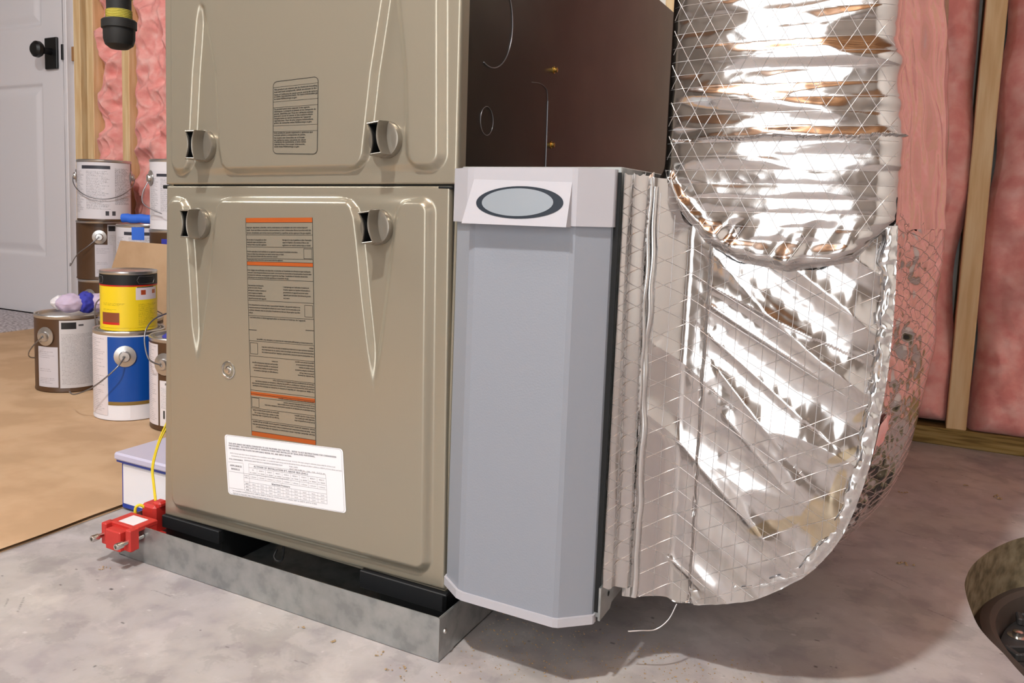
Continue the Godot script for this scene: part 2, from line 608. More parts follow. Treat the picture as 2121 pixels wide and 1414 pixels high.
# ------------------------------------------------------------------ room
func room() -> void:
	# floor slab with an irregular pit cut through it
	var fl := CSGCombiner3D.new()
	fl.name = "floor"
	fl.set_meta("kind", "structure")
	add_child(fl)
	var slab := CSGBox3D.new()
	slab.name = "slab"
	slab.size = Vector3(6.6, 0.3, 5.0)
	slab.position = Vector3(-0.9, -0.15, 0.6)
	slab.material = M.concrete
	fl.add_child(slab)
	var cut := CSGPolygon3D.new()
	cut.name = "pit_cut"
	cut.operation = CSGShape3D.OPERATION_SUBTRACTION
	var hole := []
	for q in [[0.70, -0.845], [0.6396, -0.797], [0.5935, -0.714], [0.5612, -0.625], [0.5468, -0.55], [0.5455, -0.50], [0.5485, -0.45], [0.5535, -0.405], [0.5625, -0.372], [0.5765, -0.337], [0.5914, -0.292], [0.63, -0.20], [0.72, -0.13], [0.86, -0.10], [1.0, -0.16], [1.1, -0.32], [1.13, -0.5], [1.08, -0.68], [0.97, -0.82], [0.83, -0.88]]:
		hole.append(Vector2(q[0], q[1]))
	hole.append(hole[0])
	var hp := spline(hole, 6)
	hp.pop_back()
	cut.polygon = PackedVector2Array(hp)
	cut.depth = 0.5
	cut.rotation = Vector3(PI / 2, 0, 0)
	cut.position = Vector3(0, -0.35, 0)
	cut.material = M.pit
	fl.add_child(cut)
	# ground below the pit
	var gr := mb()
	box(gr, Vector3(0.4, -0.5, -1.0), Vector3(1.3, -0.29, 0.0))
	structure("trim_1", gr, M.pit)

	var cl := mb()
	box(cl, Vector3(-4.2, 2.4, -1.9), Vector3(2.4, 2.5, 3.1))
	var ceiling := structure("ceiling", cl, M.joist)
	for i in 9:
		var j := mb()
		var z := -1.1 + i * 0.42
		box(j, Vector3(-4.0, 2.3, z), Vector3(2.2, 2.4, z + 0.04))
		part(ceiling, "joist", j, M.joist)
	var wl := mb()
	box(wl, Vector3(-4.2, 0, -1.9), Vector3(-4.0, 2.4, 3.1))
	structure("wall_left", wl, M.room_wall)
	var wr := mb()
	box(wr, Vector3(2.2, 0, -1.9), Vector3(2.4, 2.4, 3.1))
	structure("wall_right", wr, M.white_wall)  # out of view, white to brighten the collar foil and right floor
	# front wall round the unseen glowing door
	var wf := mb()
	box(wf, Vector3(-4.0, 0, 2.6), Vector3(-0.5, 2.4, 2.8))
	box(wf, Vector3(1.0, 0, 2.6), Vector3(2.2, 2.4, 2.8))
	box(wf, Vector3(-0.5, 2.1, 2.6), Vector3(1.0, 2.4, 2.8))
	structure("wall_front", wf, M.room_wall)
	var gd := mb()
	for x in [-0.5, 0.22, 0.94]:
		box(gd, Vector3(x, 0.0, 2.62), Vector3(x + 0.06, 2.1, 2.68))
	box(gd, Vector3(-0.44, 0.0, 2.62), Vector3(0.94, 0.08, 2.68))
	box(gd, Vector3(-0.44, 2.03, 2.62), Vector3(0.94, 2.1, 2.68))
	var dd := structure("door_2", gd, M.white_wall)  # out of view, stands where the foil mirrors something bright
	var gp := mb()
	box(gp, Vector3(-0.44, 0.08, 2.66), Vector3(0.94, 2.03, 2.67))
	part(dd, "unseen_glow_pane", gp, M.unseen_door_glow)  # glowing pane out of view, whitens the foil reflections

	# back wall: sheathing, sill plate, studs, batts
	var wb := mb()
	box(wb, Vector3(-4.0, 0, -1.9), Vector3(2.2, 2.4, -1.5))
	structure("wall_back", wb, M.white_wall)
	var sp := mb()
	box(sp, Vector3(-2.43, 0.0, -1.5), Vector3(2.2, 0.04, -1.36), 0.002)
	var frame := structure("trim_3", sp, M.treated)
	for x in [-2.47, -2.395, -2.194, -1.79, -1.38, -0.97, -0.56, -0.15, 0.149, 0.543, 0.95, 1.36, 1.77]:
		var s := mb()
		box(s, Vector3(x, 0.04, -1.5), Vector3(x + 0.0395, 2.4, -1.36), 0.002)
		part(frame, "stud", s, M.wood)
	# crumpled batts at left
	batt("insulation_batt", "crumpled pink insulation batt beside the white door, above the top grey can", -2.355, -2.194, 0.52, 1.7, 1.0, 3)
	batt("insulation_batt", "bumpy pink insulation between a stud and the furnace, above the can stack", -2.155, -1.79, 0.04, 1.7, 0.65, 5)
	# smooth batts at right
	batt("insulation_batt", "smooth pink insulation batt between the foil duct and the right stud", 0.189, 0.543, 0.045, 2.35, 0.2, 7)
	batt("insulation_batt", "bulging pink insulation batt at the right edge, beyond the stud", 0.583, 0.95, 0.03, 2.35, 0.22, 9)
	# bays beyond the frame, seen only in the foil
	for x in [0.99, 1.40, 1.81]:
		var bb := mb()
		box(bb, Vector3(x, 0.045, -1.49), Vector3(x + 0.368, 2.35, -1.365), 0.02)
		part(frame, "insulation_batt", bb, M.wool)

	# white door and its jamb
	var d := mb()
	box(d, Vector3(-3.35, 0.012, -1.41), Vector3(-2.53, 2.05, -1.375))
	box(d, Vector3(-2.534, 0.012, -1.41), Vector3(-2.53, 2.05, -1.36))
	var door := structure("door_1", d, M.door)
	door_face(door)
	var jb := mb()
	box(jb, Vector3(-2.526, 0, -1.48), Vector3(-2.506, 2.08, -1.355), 0.002)
	box(jb, Vector3(-2.506, 0, -1.48), Vector3(-2.474, 2.08, -1.385), 0.002)
	structure("trim_2", jb, M.door)
	var lat := mb()
	box(lat, Vector3(-2.5335, 1.04, -1.36), Vector3(-2.5225, 1.10, -1.35), 0.001)
	part(door, "latch_plate", lat, M.knob_black)
	var shim := mb()
	box(shim, Vector3(-2.49, 1.035, -1.385), Vector3(-2.472, 1.09, -1.365), 0.001)
	part(frame, "shim", shim, M.joist)
	var hp2 := mb()
	box(hp2, Vector3(-2.632, 1.008, -1.358), Vector3(-2.5575, 1.13, -1.348), 0.002)
	lathe(hp2, [Vector2(0.0, 0.0), Vector2(0.014, 0.0), Vector2(0.013, 0.035), Vector2(0.026, 0.042), Vector2(0.032, 0.052), Vector2(0.031, 0.066), Vector2(0.022, 0.075), Vector2(0.0, 0.077)], 24, Transform3D(Basis(Vector3.RIGHT, PI / 2), Vector3(-2.595, 1.075, -1.348)))
	part(door, "door_handle", hp2, M.knob_black, true, "black round knob on a square plate")
	# rug remnant and cardboard on the floor
	var r := mb()
	box(r, Vector3(-3.9, 0.001, -1.34), Vector3(-2.4, 0.012, -0.3), 0.003)
	tag(part(self, "rug_remnant", r, M.rug), "grey carpet remnant lying on the floor before the white door", "rug")
	cardboard_floor()
	# ceiling bulb, then the fixture added to go with the fill light
	var lb := thing("ceiling_lamp", "bare glowing bulb in a white holder on the ceiling joists", "lamp", Vector3(0.05, 2.3, 1.15))
	var b1 := mb()
	lathe(b1, [Vector2(0, 2.3), Vector2(0.055, 2.3), Vector2(0.05, 2.265), Vector2(0.02, 2.255), Vector2(0.0, 2.255)], 20, Transform3D(Basis(), Vector3(0.05, 0, 1.15)))
	part(lb, "holder", b1, M.white_wall)
	var b2 := mb()
	lathe(b2, [Vector2(0.018, 2.256), Vector2(0.045, 2.215), Vector2(0.05, 2.19), Vector2(0.036, 2.155), Vector2(0.0, 2.145)], 20, Transform3D(Basis(), Vector3(0.05, 0, 1.15)))
	part(lb, "bulb", b2, M.lamp)
	var sl := thing("added_fill_fixture", "long added fill light panel over the left side of the room", "lamp", Vector3(-1.9, 2.3, 0.7))
	var s1 := mb()
	box(s1, Vector3(-2.52, 2.285, 0.56), Vector3(-1.28, 2.3, 0.84), 0.004)
	part(sl, "housing", s1, M.white_wall)
	var s2 := mb()
	box(s2, Vector3(-2.5, 2.275, 0.58), Vector3(-1.3, 2.285, 0.82))
	part(sl, "added_fill_panel", s2, M.lamp)  # added glowing face of the fill light

func batt(called: String, label: String, x0: float, x1: float, y0: float, y1: float, rough: float, sd: int) -> void:
	var xm := (x0 + x1) * 0.5
	var o := thing(called, label, "insulation", Vector3(xm, y0, -1.44), "")
	var hw := (x1 - x0) * 0.5
	var f := func(u: float, v: float) -> Vector3:
		var x := lerpf(x0, x1, u)
		var y := lerpf(y0, y1, v)
		var e := minf(minf(u, 1 - u) * 2.0 * hw, minf(v, 1 - v) * (y1 - y0))
		var rim := 1.0 - exp(-maxf(e, 0.0) / 0.018)
		var z := -1.415 + rim * 0.062
		var big := ns(x * 5.0 + sd, y * 4.0, sd) * 0.028 + ns(x * 11.0, y * 9.0 + sd, sd) * 0.014
		var cr := absf(ns(x * 6.0, y * 5.5, sd + 3.0)) * 0.08 + absf(ns(x * 15.0, y * 13.0, sd)) * 0.03 + ns(x * 40.0, y * 40.0, sd) * 0.002
		z += (big * (1.0 - 0.3 * rough) - cr * rough + 0.02 * rough + ns(x * 40.0, y * 28.0, sd) * 0.002) * rim
		if rough < 0.5:
			z += 0.022 * rim * smoothstep(1.0, 0.1, v)
			x += ns(y * 4.0, sd) * 0.012 * (1.0 if u > 0.5 else -1.0) * smoothstep(0.35, 0.0, minf(u, 1 - u))
		return Vector3(x, y, z)
	part(o, "wool", grid(90, 260, f), M.wool)

func door_face(door: Node3D) -> void:
	# moulded face with two sunken panels
	var f := func(u: float, v: float) -> Vector3:
		var x := lerpf(-3.35, -2.53, u)
		var y := lerpf(0.012, 2.05, v)
		var d1 := rrect(Vector2(x, y), Vector2(-2.94, 0.606), Vector2(0.2745, 0.352), 0.002)
		var d2 := rrect(Vector2(x, y), Vector2(-2.94, 1.56), Vector2(0.2745, 0.38), 0.002)
		var d := minf(d1, d2)
		var z := -1.36
		if d < 0.0:
			z -= 0.009 * smoothstep(0.0, 0.014, -d)
			z += 0.007 * smoothstep(0.018, 0.052, -d)
		return Vector3(x, y, z)
	part(door, "face_panel", grid(240, 400, f), M.door)

func cardboard_floor() -> void:
	var o := thing("cardboard_sheet", "large flat brown cardboard sheet laid over the concrete on the left", "cardboard", Vector3(-1.5, 0, 0))
	var t := func(u: float, v: float) -> Vector3:
		var x := lerpf(-2.41, -0.652, u)
		var z := lerpf(1.5, -1.3, v)
		var y := 0.0062 + ns(x * 3.0, z * 3.0) * 0.0006
		y -= 0.0016 * exp(-pow((x + 1.16 + z * 0.02) / 0.006, 2.0)) + 0.0012 * exp(-pow((z + 0.16 + x * 0.03) / 0.006, 2.0))
		return Vector3(x + ns(z * 6.0, 3.0) * 0.003 * u, y, z)
	part(o, "top_sheet", grid(220, 300, t), M.card)
	var b := mb()
	box(b, Vector3(-2.41, 0.0005, -1.3), Vector3(-0.652, 0.0015, 1.5))
	part(o, "bottom_sheet", b, M.card)
	var w := mb()
	var n := 420
	for i in n:
		var z0 := lerpf(1.5, -1.3, float(i) / n)
		var z1 := lerpf(1.5, -1.3, float(i + 1) / n)
		var y0 := 0.0035 + 0.0019 * sin(z0 * 900.0)
		var y1 := 0.0035 + 0.0019 * sin(z1 * 900.0)
		quad(w, Vector3(-0.653, y0 + 0.0005, z0), Vector3(-0.653, y1 + 0.0005, z1), Vector3(-0.70, y1 + 0.0005, z1), Vector3(-0.70, y0 + 0.0005, z0))
	part(o, "fluting", w, M.card_edge).set_meta("kind", "stuff")

# ------------------------------------------------------------------ furnace
func lower_h(x: float, y: float) -> float:
	var p := Vector2(x, y)
	# outer raised field, its corners as measured
	var l := -0.4405 + (y - 0.08) * (-0.013)
	var r := -0.0212 - (y - 0.0838) * 0.019
	var t := lerpf(0.5085, 0.5155, (x + 0.4475) / 0.42)
	var b := lerpf(0.0765, 0.0835, (x + 0.4371) / 0.416)
	var c := Vector2((l + r) * 0.5, (t + b) * 0.5)
	var d := rrect(p, c, Vector2((r - l) * 0.5, (t - b) * 0.5), 0.014)
	var q := 0.0
	var w1 := wedge(x, y, [[0.2938, -0.3863], [0.34, -0.3935], [0.3873, -0.3968], [0.4394, -0.4011], [0.48, -0.4062], [0.4995, -0.411], [0.5075, -0.417], [0.512, -0.430]], [[0.2938, -0.3855], [0.33, -0.3795], [0.3764, -0.371], [0.4415, -0.3611], [0.485, -0.3555], [0.5, -0.352], [0.509, -0.345], [0.513, -0.330]])
	var w2 := wedge(x, y, [[0.298, -0.0971], [0.34, -0.1045], [0.3971, -0.114], [0.4652, -0.1238], [0.493, -0.1285], [0.5045, -0.1335], [0.5125, -0.141], [0.516, -0.155]], [[0.298, -0.0963], [0.34, -0.0915], [0.3994, -0.0846], [0.4563, -0.0781], [0.493, -0.0738], [0.506, -0.0705], [0.514, -0.0635], [0.517, -0.05]])
	q = maxf(w1, w2)
	var up := 1.0 - smoothstep(-0.0055, 0.0055, d)
	# screw dimple
	var dd := p.distance_to(Vector2(-0.3305, 0.2857))
	return 0.0085 * up * (1.0 - q) - 0.0012 * (1.0 - smoothstep(0.009, 0.013, dd))

func upper_h(x: float, y: float) -> float:
	var p := Vector2(x, y)
	var l := -0.438
	var r := -0.0165 - (y - 0.566) * 0.032
	var b := lerpf(0.545, 0.5525, (x + 0.4277) / 0.41)
	var c := Vector2((l + r) * 0.5, (0.89 + b) * 0.5)
	var d := rrect(p, c, Vector2((r - l) * 0.5, (0.89 - b) * 0.5), 0.016)
	var w1 := wedge2(x, y, [[0.543, -0.420], [0.549, -0.4085], [0.558, -0.4015], [0.575, -0.3985], [0.6746, -0.3911], [0.74, -0.3833], [0.7566, -0.3805]], [[0.543, -0.322], [0.549, -0.3355], [0.556, -0.3445], [0.575, -0.3485], [0.6727, -0.3549], [0.7556, -0.3735], [0.762, -0.379]])
	var w2 := wedge2(x, y, [[0.548, -0.145], [0.5527, -0.1305], [0.560, -0.1215], [0.5667, -0.1185], [0.6597, -0.1079], [0.7389, -0.0943], [0.84, -0.078]], [[0.548, -0.036], [0.5529, -0.0490], [0.560, -0.0575], [0.5664, -0.0605], [0.6575, -0.0653], [0.7378, -0.0806 + 0.004], [0.84, -0.0785]])
	var up := 1.0 - smoothstep(-0.0055, 0.0055, d)
	return 0.0085 * up * (1.0 - maxf(w1, w2))

func wedge(x: float, y: float, L: Array, R: Array) -> float:
	var xl := interp(L, y)
	var xr := interp(R, y)
	return wedge_mix(x, xl, xr)

func wedge2(x: float, y: float, L: Array, R: Array) -> float:
	return wedge_mix(x, interp(L, y), interp(R, y))

func wedge_mix(x: float, xl: float, xr: float) -> float:
	var a := smoothstep(-0.0045, 0.0045, x - xl)
	var b := smoothstep(-0.0045, 0.0045, xr - x)
	var wd := maxf(xr - xl, 0.001)
	var t := clampf((x - xl) / wd, 0.0, 1.0)
	return a * b * (1.0 - 0.45 * t) * smoothstep(-0.004, 0.016, wd)

func furnace() -> void:
	var o := thing("furnace", "tall tan metal gas furnace with two embossed doors, warning labels and quarter turn knobs", "furnace", Vector3(-0.228, 0.06, -0.37))
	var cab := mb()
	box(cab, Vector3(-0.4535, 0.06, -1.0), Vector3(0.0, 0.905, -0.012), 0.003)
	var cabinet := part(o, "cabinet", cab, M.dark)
	# tan front flange next to the doors
	var fr := mb()
	box(fr, Vector3(-0.004, 0.062, -0.012), Vector3(0.0014, 0.5325, -0.005), 0.0018)
	part(o, "front_flange", fr, M.tan)
	var fr2 := mb()
	box(fr2, Vector3(-0.4535, 0.062, -0.012), Vector3(-0.445, 0.9, -0.004), 0.001)
	part(o, "front_flange", fr2, M.tan)
	var gk := mb()
	box(gk, Vector3(-0.0085, 0.07, -0.013), Vector3(-0.003, 0.5325, -0.0085))
	box(gk, Vector3(-0.455, 0.5262, -0.011), Vector3(0.0005, 0.535, -0.006))
	box(gk, Vector3(-0.0225, 0.5285, -0.004), Vector3(-0.004, 0.5315, 0.0005), 0.001)
	box(gk, Vector3(-0.461, 0.5225, -0.012), Vector3(-0.4535, 0.5275, 0.0), 0.001)
	part(o, "gasket", gk, M.gasket)
	# lower door: a skin with its emboss and turned edges
	var lf := func(u: float, v: float) -> Vector3:
		var bx0 := -0.4615; var bx1 := 0.0008; var tx0 := -0.4535; var tx1 := -0.0068
		var uu := clampf((u - 0.012) / 0.976, 0.0, 1.0)
		var vv := clampf((v - 0.012) / 0.976, 0.0, 1.0)
		var x := lerpf(lerpf(bx0, tx0, vv), lerpf(bx1, tx1, vv), uu)
		var y := lerpf(lerpf(0.0567, 0.0647, uu), lerpf(0.5266, 0.5324, uu), vv)
		var z := lower_h(x, y)
		var e := minf(minf(uu * 0.455, (1 - uu) * 0.455), minf(vv * 0.465, (1 - vv) * 0.465))
		z -= 0.0018 * pow(1.0 - clampf(e / 0.0025, 0.0, 1.0), 2.0)
		if u < 0.012 or u > 0.988 or v < 0.012 or v > 0.988:
			var k := maxf(maxf(0.012 - u, u - 0.988), maxf(0.012 - v, v - 0.988)) / 0.012
			z = -0.003 - 0.012 * k
		return Vector3(x, y, z)
	var ld := part(o, "lower_door", grid(300, 300, lf), M.tan)
	var uf := func(u: float, v: float) -> Vector3:
		var uu := clampf((u - 0.012) / 0.976, 0.0, 1.0)
		var vv := clampf((v - 0.012) / 0.988, 0.0, 1.0)
		var x := lerpf(-0.4545, lerpf(0.0015, -0.0008, vv), uu)
		var y := lerpf(lerpf(0.5281, 0.5341, uu), 0.9, vv)
		var z := upper_h(x, y)
		var e := minf(minf(uu * 0.455, (1 - uu) * 0.455), minf(vv * 0.465, (1 - vv) * 0.465))
		z -= 0.0018 * pow(1.0 - clampf(e / 0.0025, 0.0, 1.0), 2.0)
		if u < 0.012 or u > 0.988 or v < 0.012:
			var k := maxf(maxf(0.012 - u, u - 0.988), 0.012 - v) / 0.012
			z = -0.003 - 0.016 * k
		return Vector3(x, y, z)
	var ud := part(o, "upper_door", grid(300, 250, uf), M.tan)
	# lip below the lower door
	var lip := mb()
	box(lip, Vector3(-0.458, 0.0585, -0.02), Vector3(0.0, 0.0625, -0.004), 0.001)
	part(o, "bottom_flange", lip, M.tan)
	# knobs
	for k in [[-0.3774, 0.5792, 0.0], [-0.0900, 0.5834, 0.13], [-0.3874, 0.4769, 0.02], [-0.0995, 0.4831, 0.15]]:
		knob(o, Vector3(k[0], k[1], 0.0), k[2])
	# screw with its washer ring on the lower door
	var sc := mb()
	lathe(sc, [Vector2(0.0115, 0.0), Vector2(0.0118, 0.0012), Vector2(0.0105, 0.0016), Vector2(0.0095, 0.0)], 28, Transform3D(Basis(Vector3.RIGHT, PI / 2), Vector3(-0.3305, 0.2857, 0.0078)))
	lathe(sc, [Vector2(0.0058, 0.0), Vector2(0.006, 0.001), Vector2(0.004, 0.0014), Vector2(0.0038, 0.0045), Vector2(0.0, 0.005)], 8, Transform3D(Basis(Vector3.RIGHT, PI / 2), Vector3(-0.3305, 0.2857, 0.0073)))
	part(o, "screw", sc, M.steel, true, "bright hex screw in a round dimple")
	# things on the dark side
	for s in [[0.6985, -0.2689], [0.5977, -0.2698]]:
		var bs := mb()
		lathe(bs, [Vector2(0.0052, 0.0), Vector2(0.0052, 0.001), Vector2(0.0034, 0.0014), Vector2(0.0034, 0.005), Vector2(0.0, 0.0056)], 6, Transform3D(Basis(Vector3.BACK, -PI / 2), Vector3(0.0, s[0], s[1])))
		part(o, "brass_screw", bs, M.brass, true, "brass hex head screw")
	var ko := mb()
	ring_x(ko, Vector3(0.0006, 0.728, -0.075), 0.056, 0.0007, -1.9, 1.6)
	ring_x(ko, Vector3(0.0006, 0.610, -0.070), 0.0165, 0.0004, 0.0, TAU)
	part(o, "knockout", ko, M.wire)
	var slot := mb()
	tube(slot, spline([Vector3(0.0004, 0.672, -0.195), Vector3(0.0004, 0.674, -0.225), Vector3(0.0004, 0.669, -0.246), Vector3(0.0004, 0.655, -0.2515)], 6), 0.0004, 6)
	tube(slot, [Vector3(0.0004, 0.655, -0.2515), Vector3(0.0004, 0.553, -0.2545)], 0.0009, 6)
	part(o, "slot_edge", slot, M.wire)
	var st2 := mb()
	box(st2, Vector3(0.0002, 0.36, -0.04), Vector3(0.0018, 0.478, -0.006))
	part(o, "side_label", st2, M.white_paper, true, "white paper label on the cabinet edge")
	labels(o)

func ring_x(st: SurfaceTool, c: Vector3, r: float, w: float, a0: float, a1: float) -> void:
	var p := []
	for i in 41:
		var a := lerpf(a0, a1, i / 40.0)
		p.append(c + Vector3(0, sin(a) * r, -cos(a) * r))
	tube(st, p, w, 5)

func knob(o: Node3D, at: Vector3, turn: float) -> void:
	var xf := Transform3D(Basis(Vector3.BACK, turn), at)
	var disc := mb()
	lathe(disc, [Vector2(0.0, 0.0), Vector2(0.0205, 0.0), Vector2(0.0212, 0.002), Vector2(0.0212, 0.009), Vector2(0.020, 0.0115), Vector2(0.0175, 0.0122), Vector2(0.0, 0.0115)], 40, xf * Transform3D(Basis(Vector3.RIGHT, PI / 2), Vector3.ZERO))
	var k := part(o, "knob", disc, M.knob)
	# waisted grip, hollow at the front
	var n := 14
	var outl := []
	for i in n + 1:
		var y := lerpf(-0.0185, 0.0185, float(i) / n)
		outl.append(Vector2(0.0048 + 0.0040 * pow(absf(y) / 0.0185, 2.0), y))
	var g := mb()
	var ring := func(z: float, ins: float) -> Array:
		var a := []
		for p in outl:
			a.append(xf * Vector3(p.x - ins, p.y * (1.0 - ins / 0.0185), z))
		for i in outl.size():
			var p: Vector2 = outl[outl.size() - 1 - i]
			a.append(xf * Vector3(-p.x + ins, p.y * (1.0 - ins / 0.0185), z))
		return a
	var rings := [ring.call(0.011, -0.0006), ring.call(0.0286, 0.0), ring.call(0.0300, 0.0006), ring.call(0.0304, 0.0013), ring.call(0.0300, 0.0019), ring.call(0.0280, 0.0022)]
	for q in rings.size() - 1:
		var a: Array = rings[q]; var b: Array = rings[q + 1]
		for i in a.size():
			var j := (i + 1) % a.size()
			quad(g, a[i], b[i], b[j], a[j])
	var gp := part(k, "grip", g, M.knob)
	var h := mb()
	var c1: Array = ring.call(0.028, 0.0022); var c2: Array = ring.call(0.013, 0.0022)
	for i in c1.size():
		var j := (i + 1) % c1.size()
		quad(h, c1[i], c2[i], c2[j], c1[j])
	for i in n:
		var m := c2.size() - 1
		quad(h, c2[i], c2[i + 1], c2[m - i - 1], c2[m - i])
	part(k, "grip_recess", h, M.hole)

const UP_EN := ["This product can expose you to chemicals including", "lead and lead compounds, which are known to the", "State of California to cause cancer and birth defects", "or other reproductive harm. For more information go", "to www.P65Warnings.ca.gov"]
const UP_FR := ["Ce produit peut vous exposer à des agents", "chimiques, y compris le plomb et les composés de", "plomb, identifiés par l'État de Californie comme", "pouvant causer le cancer et des malformations", "congénitales ou autres troubles de l'appareil", "reproducteur. Pour de plus amples informations,", "prière de consulter www.P65Warnings.ca.gov"]
const UP_ES := ["Este producto puede exponerle a químicos que", "incluyen plomo y compuestos de plomo,", "los cuales son conocidos en el Estado", "de California como causantes de cáncer", "y defectos de nacimiento, u otros daños", "reproductivos. Para mayor información,", "visite www.P65Warnings.ca.gov"]

func labels(o: Node3D) -> void:
	# upper label: print in three languages inside a rounded frame
	var q := [Vector3(-0.2558, 0.6555, 0.0087), Vector3(-0.1863, 0.6586, 0.0087), Vector3(-0.2552, 0.5684, 0.0087), Vector3(-0.1864, 0.5675, 0.0087)]
	var a := mb()
	round_plate(a, q, 0.09, 0.06, 0.0001)
	var L := part(o, "warning_label", a, M.film, true, "clear label with black print in three languages")
	var b := mb()
	round_frame(b, q, 0.09, 0.06, 0.0007)
	for v in [0.079, 0.279, 0.359, 0.613, 0.694]:
		strip(b, q, 0.0, v, 1.0, v, 0.0004)
	part(L, "ruled_frame", b, M.ink)
	var t := mb()
	var w := [0.98, 0.97, 0.99, 0.99, 0.54]
	for i in 5:
		letter(t, q, UP_EN[i], 0.025, w[i], 0.112 + i * 0.0325, 0.00185)
	w = [0.82, 0.96, 0.9, 0.89, 0.85, 0.91, 0.87]
	for i in 7:
		letter(t, q, UP_FR[i], 0.025, w[i], 0.383 + i * 0.032, 0.00185)
	w = [0.9, 0.74, 0.72, 0.75, 0.75, 0.73, 0.6]
	for i in 7:
		letter(t, q, UP_ES[i], 0.025, w[i], 0.712 + i * 0.0318, 0.00185)
	strip(t, q, 0.07, 0.256, 0.54, 0.256, 0.0002)
	strip(t, q, 0.38, 0.59, 0.87, 0.59, 0.0002)
	strip(t, q, 0.11, 0.918, 0.6, 0.918, 0.0002)
	part(L, "lettering", t, M.ink)

	# tall label: orange bands, the lower half printed upside down
	q = [Vector3(-0.3000, 0.4872, 0.0087), Vector3(-0.1925, 0.4912, 0.0087), Vector3(-0.2880, 0.2042, 0.0087), Vector3(-0.1830, 0.2092, 0.0087)]
	a = mb()
	plate(a, q, 0, 0, 1, 1, 0.0001)
	L = part(o, "warning_label", a, M.film, true, "tall clear label with orange bands, its lower half upside down")
	for v in [[0.0, 0.021], [0.196, 0.2135], [0.7935, 0.811], [0.979, 1.0]]:
		var ob := mb()
		plate(ob, q, 0.0, v[0], 1.0, v[1], 0.0002)
		part(L, "orange_band", ob, M.orange)
	b = mb()
	t = mb()
	for half in 2:
		var h: Array = q if half == 0 else [q[3], q[2], q[1], q[0]]
		for v in [0.021, 0.0756, 0.130, 0.181, 0.196, 0.2135, 0.276, 0.372, 0.442]:
			strip(b, h, 0.0, v, 1.0, v, 0.0005)
		strip(b, h, 0.0, 0.0, 0.0, 0.5, 0.0005)
		strip(b, h, 1.0, 0.0, 1.0, 0.5, 0.0005)
		for s in [[0.868, 0.135, 0.985, 0.178], [0.868, 0.382, 0.985, 0.433]]:
			strip(b, h, s[0], s[1], s[2], s[1], 0.0005)
			strip(b, h, s[0], s[3], s[2], s[3], 0.0005)
			strip(b, h, s[0], s[1], s[0], s[3], 0.0005)
			strip(b, h, s[2], s[1], s[2], s[3], 0.0005)
		strip(b, h, 0.0, 0.508, 0.125, 0.508, 0.0008)
		for e in [["Improper adjustment, alteration, service, maintenance or installation can cause serious injury or", 0.01, 0.93, 0.043], ["death.  Read and follow instructions and precautions in User's Information Manual provided with this", 0.01, 0.98, 0.055], ["furnace. Installation and service must be performed by a qualified service agency or the gas supplier.", 0.01, 0.98, 0.067],
				["Do not store or use gasoline or other", 0.01, 0.315, 0.098], ["flammable vapors and liquids in the", 0.01, 0.305, 0.109], ["vicinity of this or any other appliance.", 0.01, 0.315, 0.120],
				["Storage of or use of gasoline or other flammable", 0.555, 0.985, 0.098], ["vapors or liquids in the vicinity of this or any", 0.555, 0.945, 0.109], ["appliances can result in serious injury or death.", 0.555, 0.975, 0.121],
				["Provide combustion air and ventilation air as required in manufacturer's installation instructions.", 0.01, 0.78, 0.151], ["Failure to follow these instructions can result in serious injury or death.", 0.01, 0.575, 0.162], ["Do not operate unit blower with filter access door removed.", 0.01, 0.48, 0.172],
				["Lighting/Operating instructions can be found inside the appliance.", 0.01, 0.56, 0.188],
				["Si un réglage, une modification, une réparation, un entretien ou l'installation est effectué de façon inadéquate,", 0.01, 0.965, 0.235], ["cela peut causer de graves blessures ou la mort. Lire et suivre les instructions et les précautions fournies dans", 0.01, 0.975, 0.246], ["le manuel de l'utilisateur accompagnant cet appareil de chauffage. L'installation et l'entretien doivent être", 0.01, 0.92, 0.257], ["effectués par une entreprise d'entretien qualifiée ou le fournisseur de gaz.", 0.01, 0.64, 0.268],
				["Peut entraîner des blessures", 0.01, 0.25, 0.303], ["graves ou la mort. Ne pas", 0.01, 0.225, 0.315], ["entreposer ni utiliser d'essence ni", 0.01, 0.29, 0.327], ["autres vapeurs ou liquides", 0.01, 0.23, 0.339], ["inflammables à proximité de cet", 0.01, 0.275, 0.351], ["appareil ou de tout autre appareil.", 0.01, 0.29, 0.363],
				["L'entreposage ou l'utilisation d'essence ou", 0.555, 0.935, 0.306], ["d'autres vapeurs ou liquides inflammables à", 0.555, 0.95, 0.318], ["proximité de cet appareil ou de tout autre", 0.555, 0.925, 0.330], ["appareil peut entraîner des blessures graves", 0.555, 0.96, 0.342], ["ou la mort.", 0.555, 0.65, 0.354],
				["Si un compartiment ou enclos est fermé, il peut prévenir l'entretien, cela pourrait conduire à un", 0.01, 0.8, 0.393], ["empoisonnement par le monoxyde de carbone ou la mort. Fournir l'air de combustion et de", 0.01, 0.8, 0.405], ["ventilation nécessaire selon les instructions d'installation du fabricant. Ne pas opérer sans filtre", 0.01, 0.8, 0.417], ["adéquat.", 0.01, 0.075, 0.429],
				["Les instructions d'allumage/opération se trouvent à l'intérieur de l'appareil.", 0.02, 0.88, 0.4505]]:
			letter(t, h, e[0], e[1], e[2], e[3], 0.0018)
	part(L, "ruled_frame", b, M.ink)
	part(L, "lettering", t, M.ink)

	# white conversion sticker
	q = [Vector3(-0.3365, 0.1978, 0.0087), Vector3(-0.1413, 0.2114, 0.0087), Vector3(-0.3294, 0.1166, 0.0087), Vector3(-0.1346, 0.1313, 0.0087)]
	a = mb()
	round_plate(a, q, 0.025, 0.055, 0.0003)
	L = part(o, "paper_sticker", a, M.sticker, true, "white rectangular sticker with a printed table")
	b = mb()
